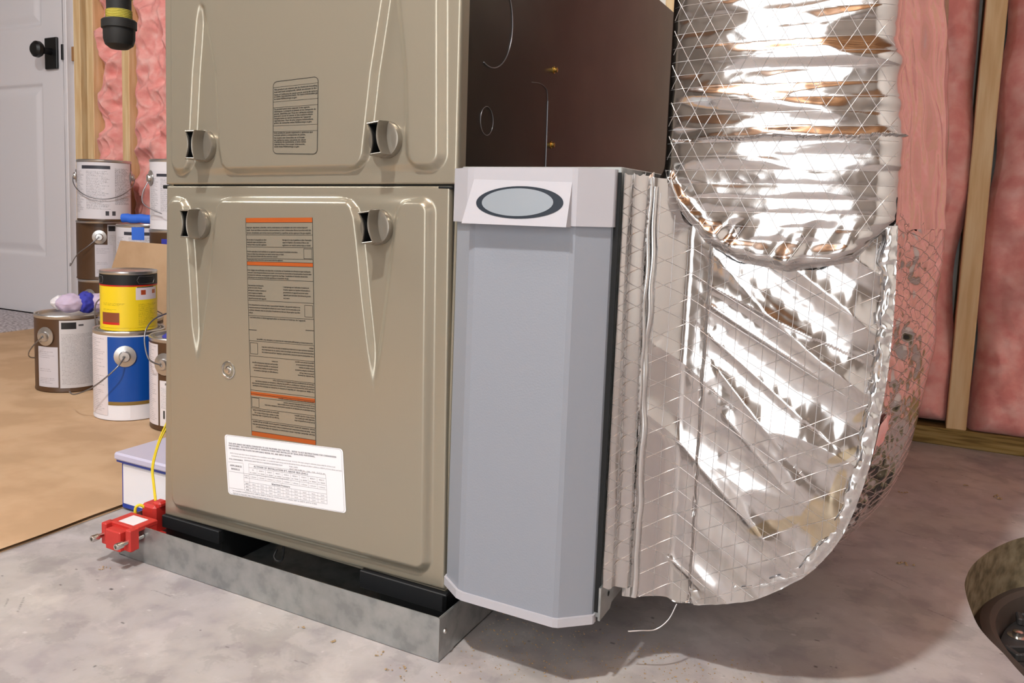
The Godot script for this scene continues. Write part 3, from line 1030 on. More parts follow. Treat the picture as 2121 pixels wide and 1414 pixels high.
	round_frame(b, q, 0.02, 0.05, 0.00025, 0.025, 0.0005)
	var gl := 0.0005
	strip(b, q, 0.02, 0.455, 0.155, 0.44, 0.00025, gl)
	strip(b, q, 0.02, 0.61, 0.55, 0.605, 0.00025, gl)
	strip(b, q, 0.015, 0.89, 0.15, 0.885, 0.00025, gl)
	for v in [0.44, 0.50, 0.61, 0.68, 0.745, 0.795, 0.845, 0.90]:
		strip(b, q, 0.155 if v > 0.61 else 0.205, v, 0.855, v, 0.00025, gl)
	strip(b, q, 0.155, 0.445, 0.155, 0.9, 0.00025, gl)
	strip(b, q, 0.205, 0.44, 0.205, 0.9, 0.00025, gl)
	strip(b, q, 0.855, 0.44, 0.855, 0.9, 0.00025, gl)
	for i in range(1, 9):
		var x := 0.205 + 0.65 * i / 9.0
		strip(b, q, x, 0.50, x, 0.68, 0.0002, gl)
		strip(b, q, x, 0.745, x, 0.90, 0.0002, gl)
	part(L, "ruled_frame", b, M.grey_ink)
	t = mb()
	for e in [["THIS APPLIANCE HAS BEEN CONVERTED TO USE PROPANE GAS FOR FUEL.  REFER TO KIT INSTRUCTIONS FOR CONVERSION", 0.035, 0.945, 0.135, 0.0019, true], ["PROCEDURES.  USE PARTS SUPPLIED BY MANUFACTURER AND INSTALLED BY QUALIFIED PERSONNEL.", 0.035, 0.78, 0.175, 0.0019, true], ["SEE EXISTING RATING PLATE FOR APPLIANCE MODEL NO. AND INPUT RATING.", 0.035, 0.585, 0.215, 0.0019, true],
			["NOTE: Furnace gas input rate on rating plate is for installations up to 2000 ft. (610m) above sea level.  In U.S.A. the input rating for altitudes above 2000 ft. (610m) must", 0.045, 0.935, 0.30, 0.0014, false], ["be derated by 4% for each 1000 ft. (305m) above sea level.  In Canada the input rating must be derated by 5% for altitudes of 2000 ft. (610m) to 4500 ft. (1372m) above sea level.", 0.055, 0.985, 0.345, 0.0014, false],
			["O'ALL DISASSEMBLE", 0.03, 0.155, 0.395, 0.0015, true], ["EXPANSION ADAPTER OR CONVERSION INFORMATION", 0.17, 0.5, 0.385, 0.0015, false], ["FUEL USED", 0.56, 0.63, 0.385, 0.0015, false], ["INLET PRESSURE (in. - max.  13.0 - 11.0 in. wc", 0.56, 0.85, 0.425, 0.0015, false],
			["APPLIANCE", 0.035, 0.14, 0.50, 0.0022, true], ["MODELS", 0.045, 0.12, 0.555, 0.0022, true], ["ALTITUDE OF INSTALLATION (FT. ABOVE SEA LEVEL)", 0.25, 0.71, 0.468, 0.0022, true], ["Orifice", 0.16, 0.2, 0.635, 0.0014, false], ["No.", 0.17, 0.19, 0.665, 0.0014, false], ["Manifold Pressure", 0.4, 0.555, 0.712, 0.0022, true],
			["MAX", 0.168, 0.195, 0.77, 0.0014, true], ["INT", 0.17, 0.193, 0.82, 0.0014, true], ["MIN", 0.17, 0.195, 0.872, 0.0014, true],
			["For Canadian installations from 2000 to 4500 ft. (610m to 1372m) use U.S.A. column 2001 to 3000 ft. (610 to 914m)", 0.045, 0.77, 0.925, 0.0016, false], ["THIS KIT IS FOR ANY TWO STAGE OR INPUT MODELS ONLY", 0.045, 0.42, 0.965, 0.0016, false]]:
		letter(t, q, e[0], e[1], e[2], e[3], e[4], e[5], 0.0006)
	for i in 9:
		var x := 0.205 + 0.65 * (i + 0.5) / 9.0
		letter(t, q, ["0", "2001", "3001", "4001", "5001", "6001", "7001", "8001", "9001"][i], x - (0.02 if i else 0.006), x + (0.02 if i else 0.006), 0.53, 0.0014, false, 0.0006)
		letter(t, q, ["to 2000", "to 3000", "to 4000", "to 5000", "to 6000", "to 7000", "to 8000", "to 9000", "to 10000"][i], x - 0.027, x + 0.027, 0.575, 0.0014, false, 0.0006)
		letter(t, q, "1.25mm", x - 0.025, x + 0.025, 0.645, 0.0014, false, 0.0006)
		for v in [0.77, 0.82, 0.872]:
			letter(t, q, "10.0", x - 0.014, x + 0.014, v, 0.0013, false, 0.0006)
	part(L, "lettering", t, M.grey_ink)

# ------------------------------------------------------------------ pan and pads
func drain_pan() -> void:
	var o := thing("drain_pan", "shallow galvanized drain pan under the tan furnace", "pan", Vector3(-0.25, 0.0, -0.3))
	var x0 := -0.51; var x1 := 0.0172; var z1 := 0.04; var z0 := -1.03; var h := 0.0525; var t := 0.0012
	var b := mb()
	box(b, Vector3(x0, 0.0008, z0), Vector3(x1, 0.002, z1))
	part(o, "pan_floor", b, M.galv)
	var f := mb()
	# front wall, slightly wavy along its top
	var n := 40
	for i in n:
		var a := lerpf(x0, x1, float(i) / n); var c := lerpf(x0, x1, float(i + 1) / n)
		var za := z1 + 0.0022 * sin(PI * i / n); var zc := z1 + 0.0022 * sin(PI * (i + 1) / n)
		quad(f, Vector3(a, h, za), Vector3(c, h, zc), Vector3(c, 0.0008, z1), Vector3(a, 0.0008, z1))
		quad(f, Vector3(c, h, zc - t), Vector3(a, h, za - t), Vector3(a, 0.0008, z1 - t), Vector3(c, 0.0008, z1 - t))
		quad(f, Vector3(a, h, za - t), Vector3(c, h, zc - t), Vector3(c, h, zc), Vector3(a, h, za))
	part(o, "pan_wall", f, M.galv)
	var r := mb()
	box(r, Vector3(x1 - t, 0.0008, z0), Vector3(x1, h, z1))
	box(r, Vector3(x1, 0.0012, z1 - 0.034), Vector3(x1 + 0.0008, h - 0.001, z1 + 0.0002))
	part(o, "pan_wall", r, M.galv)
	var l := mb()
	box(l, Vector3(x0, 0.0008, z0), Vector3(x0 + t, h, z1))
	part(o, "pan_wall", l, M.galv)
	var k := mb()
	box(k, Vector3(x0, 0.0008, z0), Vector3(x1, h, z0 + t))
	part(o, "pan_wall", k, M.galv)
	var rv := mb()
	lathe(rv, [Vector2(0.0032, 0.0), Vector2(0.0028, 0.0012), Vector2(0.0012, 0.0018), Vector2(0.001, 0.0006), Vector2(0.0, 0.0004)], 14, Transform3D(Basis(Vector3.BACK, -PI / 2), Vector3(x1 + 0.0008, 0.032, 0.027)))
	part(o, "rivet", rv, M.steel)
	# rubber pads that carry the furnace
	pad("black rubber support block under the right front corner of the furnace", -0.1165, 0.006)
	pad("black rubber support block under the left front corner of the furnace, behind the red clamp", -0.4625, -0.352)
	for x in [[-0.45, -0.34], [-0.11, -0.01]]:
		var p := mb()
		box(p, Vector3(x[0], 0.002, -0.72), Vector3(x[1], 0.06, -0.62), 0.002)
		tag(part(self, "support_block", p, M.black), "black rubber block under the rear %s corner of the furnace" % ("left" if x[0] < -0.3 else "right"), "support")
	var loop := mb()
	tube(loop, spline([Vector3(-0.262, 0.048, -0.012), Vector3(-0.262, 0.040, -0.006), Vector3(-0.255, 0.036, -0.004), Vector3(-0.247, 0.040, -0.005), Vector3(-0.245, 0.06, -0.006)], 6), 0.0014, 8)
	tag(part(self, "cable_loop", loop, M.black), "small black cable loop hanging under the middle of the furnace", "cable")

func pad(label: String, x0: float, x1: float) -> void:
	var p := thing("support_block", label, "support", Vector3((x0 + x1) / 2, 0.002, -0.04))
	var right := x1 > -0.1
	var a := mb()
	box(a, Vector3(x0 + (0.026 if right else 0.0), 0.002, -0.12), Vector3(x1 - 0.002, 0.058, -0.003), 0.001)
	part(p, "block", a, M.black)
	var b := mb()
	box(b, Vector3(x0, 0.0395, -0.006), Vector3(x1, 0.0615 if right else 0.0575, 0.0045), 0.001)
	if right:
		box(b, Vector3(x1 - 0.006, 0.0395, -0.1), Vector3(x1, 0.0605, 0.0045), 0.001)
	part(p, "lip", b, M.black)

# ------------------------------------------------------------------ filter cabinet
func filter_cabinet() -> void:
	var o := thing("filter_cabinet", "slim blue grey air filter cabinet standing between the furnace and the foil duct", "filter cabinet", Vector3(0.095, 0.08, -0.3))
	var b := mb()
	box(b, Vector3(0.0065, 0.082, -0.66), Vector3(0.187, 0.5535, -0.002), 0.001)
	part(o, "body", b, M.galv)
	# faceted door
	var prof := [Vector2(0.0055, 0.0), Vector2(0.0068, 0.006), Vector2(0.0335, 0.0275), Vector2(0.0415, 0.030), Vector2(0.1475, 0.0305), Vector2(0.1525, 0.0285), Vector2(0.180, 0.0015), Vector2(0.1808, -0.001)]
	var d := mb()
	facet(d, prof, 0.086, 0.497)
	part(o, "filter_door", d, M.filter_door)
	var sill := []
	for p in prof:
		sill.append(Vector2(0.0935 + (p.x - 0.0935) * 1.02, p.y + 0.0028))
	var s := mb()
	facet(s, sill, 0.0765, 0.086)
	part(o, "bottom_trim", s, M.cap)
	var top := []
	for p in prof:
		top.append(Vector2(0.096 + (p.x - 0.096) * 1.03, p.y + 0.0045))
	var c := mb()
	facet(c, top, 0.4935, 0.5507, [Vector2(0.0, -0.0035)])
	var cap := part(o, "top_cap", c, M.cap)
	# slanted name plate
	var w := mb()
	var t0 := Vector3(0.0405, 0.5385, 0.0345); var t1 := Vector3(0.1492, 0.5385, 0.0345)
	var b0 := Vector3(0.0335, 0.4925, 0.0465); var b1 := Vector3(0.1492, 0.4925, 0.0465)
	var k0 := Vector3(0.0335, 0.4925, 0.030); var k1 := Vector3(0.1492, 0.4925, 0.030)
	var h0 := Vector3(0.0405, 0.5385, 0.030); var h1 := Vector3(0.1492, 0.5385, 0.030)
	face(w, [t0, t1, b1, b0], Vector3(0, 0, 1))
	face(w, [b0, b1, k1, k0], Vector3(0, -1, 0))
	face(w, [t0, b0, k0, h0], Vector3(-1, 0, 0))
	face(w, [t1, b1, k1, h1], Vector3(1, 0, 0))
	face(w, [t0, t1, h1, h0], Vector3(0, 1, 0))
	var pl := part(o, "name_plate", w, M.cap, true, "slanted plate with a blank oval emblem")
	var q := [t0, t1, b0, b1]
	for pass_ in 2:
		var e := mb()
		var n := 56
		var cx := 0.518 if pass_ == 0 else 0.502
		var rx := 0.427 if pass_ == 0 else 0.350
		var ry := 0.355 if pass_ == 0 else 0.305
		var nn: Vector3 = (q[1] - q[0]).cross(q[0] - q[2]).normalized() * (0.0005 + 0.0004 * pass_)
		for i in n:
			var a := TAU * i / n; var a2 := TAU * (i + 1) / n
			vt(e, bil(q, cx, 0.5) + nn); vt(e, bil(q, cx + rx * cos(a), 0.5 + ry * sin(a)) + nn); vt(e, bil(q, cx + rx * cos(a2), 0.5 + ry * sin(a2)) + nn)
			quad(e, bil(q, cx + rx * cos(a), 0.5 + ry * sin(a)) + nn, bil(q, cx + rx * cos(a2), 0.5 + ry * sin(a2)) + nn, bil(q, cx + rx * cos(a2), 0.5 + ry * sin(a2)), bil(q, cx + rx * cos(a), 0.5 + ry * sin(a)))
		part(pl, "emblem_ring" if pass_ == 0 else "emblem_face", e, M.emblem_ring if pass_ == 0 else M.emblem)
	# flange and gaskets on the right side
	var fl := mb()
	prism(fl, PackedVector2Array([Vector2(0.004, 0.082), Vector2(-0.030, 0.082), Vector2(-0.041, 0.093), Vector2(-0.041, 0.118), Vector2(0.004, 0.118)]), 0.1872, 0.1895, Transform3D(Basis(Vector3(0, 0, 1), Vector3(0, 1, 0), Vector3(1, 0, 0)), Vector3.ZERO))
	part(o, "side_flange", fl, M.galv)
	var hole := mb()
	lathe(hole, [Vector2(0.0, 0.0), Vector2(0.003, 0.0002)], 12, Transform3D(Basis(Vector3.BACK, -PI / 2), Vector3(0.1896, 0.102, -0.022)))
	part(o, "screw_hole", hole, M.hole)
	var gk := mb()
	box(gk, Vector3(0.1812, 0.088, -0.004), Vector3(0.1868, 0.548, -0.0012))
	part(o, "gasket", gk, M.gasket)

func facet(st: SurfaceTool, prof: Array, y0: float, y1: float, _a := []) -> void:
	# curved corners are short facets; smooth along the small bends
	var n := prof.size()
	for i in n - 1:
		var a: Vector2 = prof[i]; var b: Vector2 = prof[i + 1]
		quad(st, Vector3(a.x, y1, a.y), Vector3(b.x, y1, b.y), Vector3(b.x, y0, b.y), Vector3(a.x, y0, a.y))
	for e in [0, n - 1]:
		var a: Vector2 = prof[e]
		var s := 1.0 if e else -1.0
		face(st, [Vector3(a.x, y0, a.y), Vector3(a.x, y1, a.y), Vector3(a.x, y1, -0.004), Vector3(a.x, y0, -0.004)], Vector3(s, 0, 0))
	for y in [y0, y1]:
		var pts := []
		for p in prof:
			pts.append(Vector3(p.x, y, p.y))
		pts.append(Vector3(prof[-1].x, y, -0.004)); pts.append(Vector3(prof[0].x, y, -0.004))
		var c := Vector3(0.09, y, 0.004)
		for i in pts.size():
			face(st, [c, pts[i], pts[(i + 1) % pts.size()]], Vector3(0, 1 if y == y1 else -1, 0))

# ------------------------------------------------------------------ foil duct
var heel := []
var outline := PackedVector2Array()

func up_w(x: float, y: float) -> float:
	# relief of the riser's front: quilted rows, long creases, one deep fold
	var row := (y - 0.0015) / 0.0138
	var fr := row - floorf(row)
	var w := 0.0009 * sin(PI * fr) * (0.7 + 0.6 * ns(x * 9.0, floorf(row) * 3.7))
	w += 0.0052 * crease(x * 5.0, y * 15.0, 2.0) + 0.0012 * crease(x * 9.0, y * 44.0, 4.0) + 0.0003 * crease(x * 40.0, y * 60.0, 6.0)
	var f1 := 0.585 + 0.006 * (x - 0.3) + 0.0015 * ns(x * 30.0, 3.0)
	if y > f1:
		w += 0.007 * exp(-(y - f1) / 0.022) * smoothstep(0.22, 0.27, x)
	else:
		w += 0.003 * exp(-(f1 - y) / 0.03)
	var f2 := 0.628 - 0.16 * (x - 0.25)
	w += 0.006 * exp(-pow((y - f2) / 0.010, 2.0)) * smoothstep(0.21, 0.26, x) * smoothstep(0.42, 0.36, x)
	var f3 := 0.668 - 0.05 * (x - 0.25)
	w += 0.0045 * exp(-pow((y - f3) / 0.009, 2.0)) * smoothstep(0.22, 0.3, x)
	if y < 0.515:
		w += 0.0045 * smoothstep(0.515, 0.49, y) * ns(x * 42.0 - y * 20.0, y * 12.0, 8.0)
	return w

func crease(x: float, y: float, z: float) -> float:
	var a := ns(x, y, z)
	return 0.5 - sqrt(a * a + 0.0012)

func flap_y(x: float) -> float:
	return interp([[0.200, 0.536], [0.2091, 0.5299], [0.2194, 0.5098], [0.2463, 0.4804], [0.2767, 0.4625], [0.3239, 0.4549], [0.3759, 0.4676], [0.3913, 0.4871], [0.41, 0.498], [0.43, 0.5]], clampf(x, 0.2, 0.43))

func up_xr(y: float) -> float:
	return interp([[0.45, 0.4300], [0.5023, 0.4289], [0.5693, 0.4269], [0.6222, 0.4225], [0.7093, 0.4150], [0.8, 0.409]], clampf(y, 0.45, 0.8))

func side_off(z: float) -> float:
	return 0.044 * smoothstep(0.085, 0.33, -z) + 0.006 * smoothstep(0.3, 0.6, -z)

func riser(a: float, v: float) -> Vector3:
	var z0 := -0.071
	var x := 0.0; var z := 0.0
	var nrm := Vector3(0, 0, 1)
	var rl := 0.012; var rr_ := 0.02
	# the lower edge depends on the place round the tube
	var xa := 0.209
	if a > 1.3:
		xa = lerpf(0.209, 0.428, clampf((a - 1.3) / 1.7, 0.0, 1.0))
	var yb := flap_y(xa)
	var y: float = lerpf(yb, 0.8, v / 0.96) if v < 0.96 else lerpf(0.8, 2.3, (v - 0.96) / 0.04)
	var xl := 0.2085
	var xr := up_xr(y)
	var w := 0.0
	if a < 1.0:
		x = xl; z = lerpf(-0.62, z0 - rl, a); nrm = Vector3(-1, 0, 0)
		w = 0.002 * ns(z * 30.0, y * 40.0)
	elif a < 1.3:
		var t := (a - 1.0) / 0.3 * PI / 2
		x = xl + rl - rl * cos(t); z = z0 - rl + rl * sin(t); nrm = Vector3(-cos(t), 0, sin(t))
	elif a < 2.7:
		var t := (a - 1.3) / 1.4
		x = lerpf(xl + rl, xr - rr_, t); z = z0
	elif a < 3.0:
		var t := (a - 2.7) / 0.3 * PI / 2
		x = xr - rr_ + rr_ * sin(t); z = z0 - rr_ + rr_ * cos(t); nrm = Vector3(sin(t), 0, cos(t))
	else:
		z = lerpf(z0 - rr_, -0.62, (a - 3.0) / 1.5)
		x = xr + side_off(z) + 0.001
		nrm = Vector3(0.98, 0, 0.17)
	if a >= 1.0 and a <= 3.0:
		var tt := clampf((x - xl) / (xr - xl), 0.0, 1.0)
		z += 0.014 * (1.0 - pow(2.0 * tt - 1.0, 2.0))
		w = up_w(x, y) * smoothstep(0.0, 0.1, tt) 
		# rolled lower edge of the flap
		var e := y - yb
		w += 0.007 * exp(-pow((e - 0.011) / 0.010, 2.0)) * smoothstep(1.0, 0.75, tt) - 0.010 * exp(-e / 0.004)
	elif a > 3.0:
		var q := -z
		var k := smoothstep(0.09, 0.14, q) * smoothstep(0.42, 0.2, q)
		w = 0.00025 * ns(z * 130.0, y * 5.0) + 0.004 * k * ns(z * 14.0, y * 8.0, 5.0) + 0.003 * k * absf(ns(z * 18.0, y * 12.0, 9.0)) + 0.004 * ns(3.0, y * 9.0, z * 3.0) * smoothstep(0.1, 0.2, q)
		var row := y / 0.0138
		w += 0.0003 * sin(PI * (row - floorf(row))) * smoothstep(0.25, 0.1, q)
	return Vector3(x, y, z) + nrm * w

const FOLDS := [[0.262, 0.436, 0.365, 0.392, 0.011, 0.008], [0.262, 0.417, 0.375, 0.352, 0.010, 0.009], [0.265, 0.385, 0.362, 0.310, 0.012, 0.008], [0.275, 0.352, 0.345, 0.276, 0.010, 0.007], [0.2, 0.305, 0.335, 0.178, 0.011, 0.009], [0.285, 0.305, 0.352, 0.235, 0.009, 0.006], [0.236, 0.135, 0.275, 0.108, 0.006, 0.005], [0.214, 0.37, 0.262, 0.335, 0.012, 0.004]]

func cheek_z(x: float, y: float) -> float:
	var z := -0.080 + 0.026 * smoothstep(0.245, 0.2, x) + 0.006 * exp(-pow((x - 0.33) / 0.09, 2.0) - pow((y - 0.33) / 0.16, 2.0))
	var p := Vector2(x, y)
	for f in FOLDS:
		var a := Vector2(f[0], f[1]); var b := Vector2(f[2], f[3])
		var t := clampf((p - a).dot(b - a) / (b - a).length_squared(), 0.0, 1.0)
		var dv := p - a.lerp(b, t)
		var side := (b - a).normalized().cross(p - a)
		var wd: float = f[4] * (0.6 + 0.7 * t) * (1.0 if side > 0.0 else 0.55)
		z += 0.5 * f[5] * exp(-absf(dv.length() / wd) * 0.9) * smoothstep(0.0, 0.15, t + 0.06)
	var u := x * 0.8 - y * 0.6
	var v := x * 0.6 + y * 0.8
	z += 0.0095 * crease(u * 3.2, v * 13.0, 1.0) * smoothstep(0.24, 0.28, x) * smoothstep(0.44, 0.39, x) + (0.0009 * crease(u * 10.0, v * 30.0, 2.0) + 0.00025 * crease(x * 45.0, y * 45.0, 3.0)) * smoothstep(0.22, 0.27, x) + 0.001 * ns(x * 16.0, y * 5.0, 9.0)
	z += 0.0022 * smoothstep(0.2615, 0.2635, x) - 0.004 * exp(-pow((x - 0.2620) / 0.0012, 2.0)) * smoothstep(0.0, 0.5, ns(y * 20.0, 4.0))
	z -= 0.006 * smoothstep(0.395, 0.43, x)
	# quilting under the threads
	var g1 := x / 0.0135
	z += 0.00016 * sin(PI * (g1 - floorf(g1)))
	return z

func coons(u: float, v: float) -> Vector2:
	var B := poly_at(edge_b, u); var T := poly_at(edge_t, u); var L := poly_at(edge_l, v); var R := poly_at(edge_r, v)
	return B * (1 - v) + T * v + L * (1 - u) + R * u - (edge_b[0] * (1 - u) * (1 - v) + edge_b[-1] * u * (1 - v) + edge_t[0] * (1 - u) * v + edge_t[-1] * u * v)

var edge_b := []; var edge_t := []; var edge_l := []; var edge_r := []

func poly_at(p: Array, t: float) -> Vector2:
	var x := clampf(t, 0.0, 1.0) * (p.size() - 1)
	var i := mini(int(x), p.size() - 2)
	return p[i].lerp(p[i + 1], x - i)

func even(p: Array, n: int) -> Array:
	var len := [0.0]
	for i in p.size() - 1:
		len.append(len[-1] + p[i].distance_to(p[i + 1]))
	var out := []
	var k := 0
	for j in n + 1:
		var t: float = len[-1] * j / n
		while k < p.size() - 2 and len[k + 1] < t:
			k += 1
		out.append(p[k].lerp(p[k + 1], (t - len[k]) / maxf(len[k + 1] - len[k], 1e-6)))
	return out

func heel_pt(s: float, z: float, lift := 0.0) -> Vector3:
	var p := poly_at(heel, s)
	var d := poly_at(heel, minf(s + 0.01, 1.0)) - poly_at(heel, maxf(s - 0.01, 0.0))
	var n := Vector2(-d.y, d.x).normalized()
	if n.x < 0.0 and n.y > 0.0:
		n = -n
	var wide := lerpf(0.3, 1.0, smoothstep(0.95, 0.55, s))
	var q := -z
	var o := side_off(z) * wide
	var k := smoothstep(0.085, 0.11, q) * smoothstep(0.30, 0.17, q)
	var ln := s * 0.62
	o += k * (0.006 * ns(ln * 16.0, z * 16.0, 31.0) + 0.004 * absf(ns(ln * 34.0, z * 34.0, 33.0)) + 0.0006 * ns(ln * 80.0, z * 80.0, 35.0))
	o += 0.00025 * ns(z * 130.0, p.y * 5.0) * smoothstep(0.2, 0.26, q) + 0.004 * ns(3.0, p.y * 9.0, z * 3.0) * smoothstep(0.1, 0.2, q)
	return Vector3(p.x + n.x * (o + lift), p.y + n.y * (o + lift), z)

func duct() -> void:
	var o := thing("foil_wrapped_duct", "return air duct wrapped in crinkled silver foil insulation, curving down into the filter cabinet", "duct", Vector3(0.33, 0.08, -0.35))
	# riser
	var rf := func(u: float, v: float) -> Vector3:
		var a: float
		if u < 0.06:
			a = u / 0.06
		elif u < 0.10:
			a = 1.0 + 0.3 * (u - 0.06) / 0.04
		elif u < 0.58:
			a = 1.3 + 1.4 * (u - 0.10) / 0.48
		elif u < 0.66:
			a = 2.7 + 0.3 * (u - 0.58) / 0.08
		else:
			a = 3.0 + 1.5 * (u - 0.66) / 0.34
		return riser(a, v)
	part(o, "riser_wrap", grid(280, 300, rf), M.foil)
	# side of the elbow: a patch between the collar, the flap, the edge seam and the bottom
	var G := []
	for p in [[0.4285, 0.53], [0.4289, 0.5023], [0.4318, 0.4252], [0.4303, 0.3508], [0.422, 0.2687], [0.4057, 0.2019], [0.3845, 0.1618], [0.3635, 0.1386], [0.3279, 0.111], [0.2897, 0.0955], [0.2494, 0.0845], [0.2385, 0.088], [0.217, 0.0895], [0.1951, 0.0877]]:
		G.append(Vector2(p[0], p[1]))
	var gs := spline(G, 10)
	heel = even(gs, 160)
	var cut := 0
	for i in heel.size():
		if heel[i].y < 0.185:
			cut = i
			break
	edge_r = even(heel.slice(0, cut + 1), 60); edge_r.reverse()
	edge_b = even(heel.slice(cut), 60); edge_b.reverse()
	edge_l = [Vector2(0.1951, 0.0877), Vector2(0.1925, 0.32), Vector2(0.191, 0.548)]
	edge_l = even(edge_l, 60)
	edge_t = even([Vector2(0.191, 0.548), Vector2(0.21, 0.545), Vector2(0.4285, 0.53)], 60)
	edge_r[-1] = edge_t[-1]
	edge_b[0] = edge_l[0]
	var cf := func(u: float, v: float) -> Vector3:
		var p := coons(u, v)
		return Vector3(p.x, p.y, cheek_z(p.x, p.y))
	part(o, "elbow_side_wrap", grid(200, 300, cf), foil_stained())
	outline = PackedVector2Array(edge_b + edge_r + [edge_t[-1]] + [Vector2(0.21, 0.545)] + [edge_l[-1]])
	# outer curve of the elbow
	var hf := func(u: float, v: float) -> Vector3:
		return heel_pt(u, lerpf(-0.078, -0.62, v * v * 0.55 + v * 0.45))
	part(o, "elbow_heel_wrap", grid(260, 130, hf, true), M.foil)
	# back closing sheet
	var bk := mb()
	var bp := PackedVector2Array()
	for p in heel:
		bp.append(Vector2(p.x + 0.02, p.y))
	bp.append(Vector2(0.2, 0.56))
	prism(bk, bp, -0.615, -0.6)
	part(o, "back_sheet", bk, M.foil)
	# bright seam along the edge of the elbow side
	var sf := func(u: float, v: float) -> Vector3:
		var s := lerpf(0.045, 0.875, u)
		var p := poly_at(heel, s)
		var d := (poly_at(heel, minf(s + 0.01, 1.0)) - poly_at(heel, s - 0.01)).normalized()
		var n := Vector2(-d.y, d.x)
		if n.x < 0.0:
			n = -n
		var ln := s * 0.62
		var wdt := 0.0135 + 0.003 * ns(ln * 40.0, 7.0) + 0.009 * smoothstep(0.62, 0.8, s)
		var c := p + n * lerpf(-wdt, 0.002, v)
		var z := -0.0795 + 0.005 * smoothstep(0.0, 0.3, v) - 0.003 * smoothstep(0.55, 1.0, v) + 0.0022 * crease(ln * 42.0, v * 1.2, 6.0) + 0.0005 * ns(ln * 120.0, v * 2.0, 8.0)
		return Vector3(c.x, c.y, z)
	part(o, "edge_seam", grid(420, 14, sf, true), M.foil_tape, true, "bright folded foil seam with staples")
	for i in 13:
		var s := 0.07 + i * 0.057
		var c: Vector3 = sf.call((s - 0.045) / 0.83, 0.3)
		var c2: Vector3 = sf.call((s + 0.02 - 0.045) / 0.83, 0.3)
		var stp := mb()
		tube(stp, [c + Vector3(0, 0, -0.002), c + Vector3(0, 0, 0.0014), c2 + Vector3(0, 0, 0.0014), c2 + Vector3(0, 0, -0.002)], 0.0006, 6)
		part(o, "staple", stp, M.wire)
	# collar strip next to the filter cabinet
	var kf := func(u: float, v: float) -> Vector3:
		var z := lerpf(0.0015, -0.056, u)
		var yb := lerpf(0.118, 0.1, u) + 0.004 * ns(u * 5.0, 1.0)
		var y: float = lerpf(yb, 0.5455 + 0.004 * u + 0.003 * ns(u * 9.0, 2.0), v)
		var x := collar_x(y, z)
		return Vector3(x, y, z)
	part(o, "collar_strip", grid(60, 160, kf, true), M.foil_tape)
	var bd := mb()
	for q in [[-0.0545, 0.0044, 0.09, 0.536, 0.0055], [-0.045, 0.0024, 0.3, 0.545, 0.003]]:
		var path := []
		for i in 90:
			var y := lerpf(q[2], q[3], i / 89.0)
			path.append(Vector3(0.2015 + q[4] + 0.0022 * ns(y * 18.0, q[0] * 100.0), y, q[0] + 0.0022 * ns(y * 14.0, 3.0 + q[0] * 50.0)))
		tube(bd, path, q[1], 9)
	part(o, "seam_bead", bd, M.foil_tape)
	# loose foil corner over the notch at the top
	var nf := func(u: float, v: float) -> Vector3:
		var x := lerpf(0.190, 0.2125, u)
		var y := lerpf(0.515, 0.553 - 0.024 * sin(PI * 0.5 * u), v)
		return Vector3(x, y, -0.074 + 0.004 * ns(x * 90.0, y * 70.0, 3.0))
	part(o, "torn_corner", grid(24, 24, nf), M.foil)
	scrim(o)
	# torn hole on the heel with pink wool behind it
	var tp := func(u: float, v: float) -> Vector3:
		var s := lerpf(0.372, 0.428, v)
		var z := lerpf(-0.082, -0.135, u)
		return heel_pt(s - 0.012 * u + 0.006 * sin(u * 9.0), z, 0.0016 * sin(PI * u) * sin(PI * v) + 0.0028)
	part(o, "exposed_wool", grid(16, 12, tp, true), M.wool, true, "pink wool showing through a tear")

func collar_x(y: float, z: float) -> float:
	var q := -z
	var x := 0.1905 + 0.0155 * clampf(q / 0.052, 0.0, 1.2) + 0.0032 * sin(q * 210.0 + 0.9 * ns(y * 3.0, 1.0)) * smoothstep(-0.002, 0.010, q)
	return x + 0.0009 * ns(z * 110.0, y * 2.2, 1.0) + 0.0005 * ns(z * 50.0, y * 24.0, 5.0) * smoothstep(0.35, 0.15, y)

func foil_stained() -> StandardMaterial3D:
	var m: StandardMaterial3D = M.foil.duplicate()
	# amber water stains near the bottom of the sheet
	var im := Image.create(256, 256, false, Image.FORMAT_RGB8)
	for j in 256:
		for i in 256:
			var u := i / 255.0; var v := 1.0 - j / 255.0
			var k := 0.0
			for s in [[0.84, 0.17, 0.11, 0.10], [0.93, 0.42, 0.05, 0.02], [0.86, 0.33, 0.07, 0.015], [0.6, 0.19, 0.12, 0.018]]:
				var d := Vector2((u - s[0]) / s[2], (v - s[1]) / s[3]).length() + 0.45 * ns(u * 9.0, v * 9.0, 11.0)
				k = maxf(k, smoothstep(1.0, 0.7, d) * (0.55 + 0.45 * smoothstep(0.6, 0.95, d)))
			im.set_pixel(i, j, srgb(208, 204, 202).lerp(srgb(206, 184, 142), k))
	m.albedo_color = Color.WHITE
	m.albedo_texture = ImageTexture.create_from_image(im)
	m.uv1_triplanar = false
	m.uv1_world_triplanar = false
	m.uv1_scale = Vector3.ONE
	m.normal_enabled = false
	return m

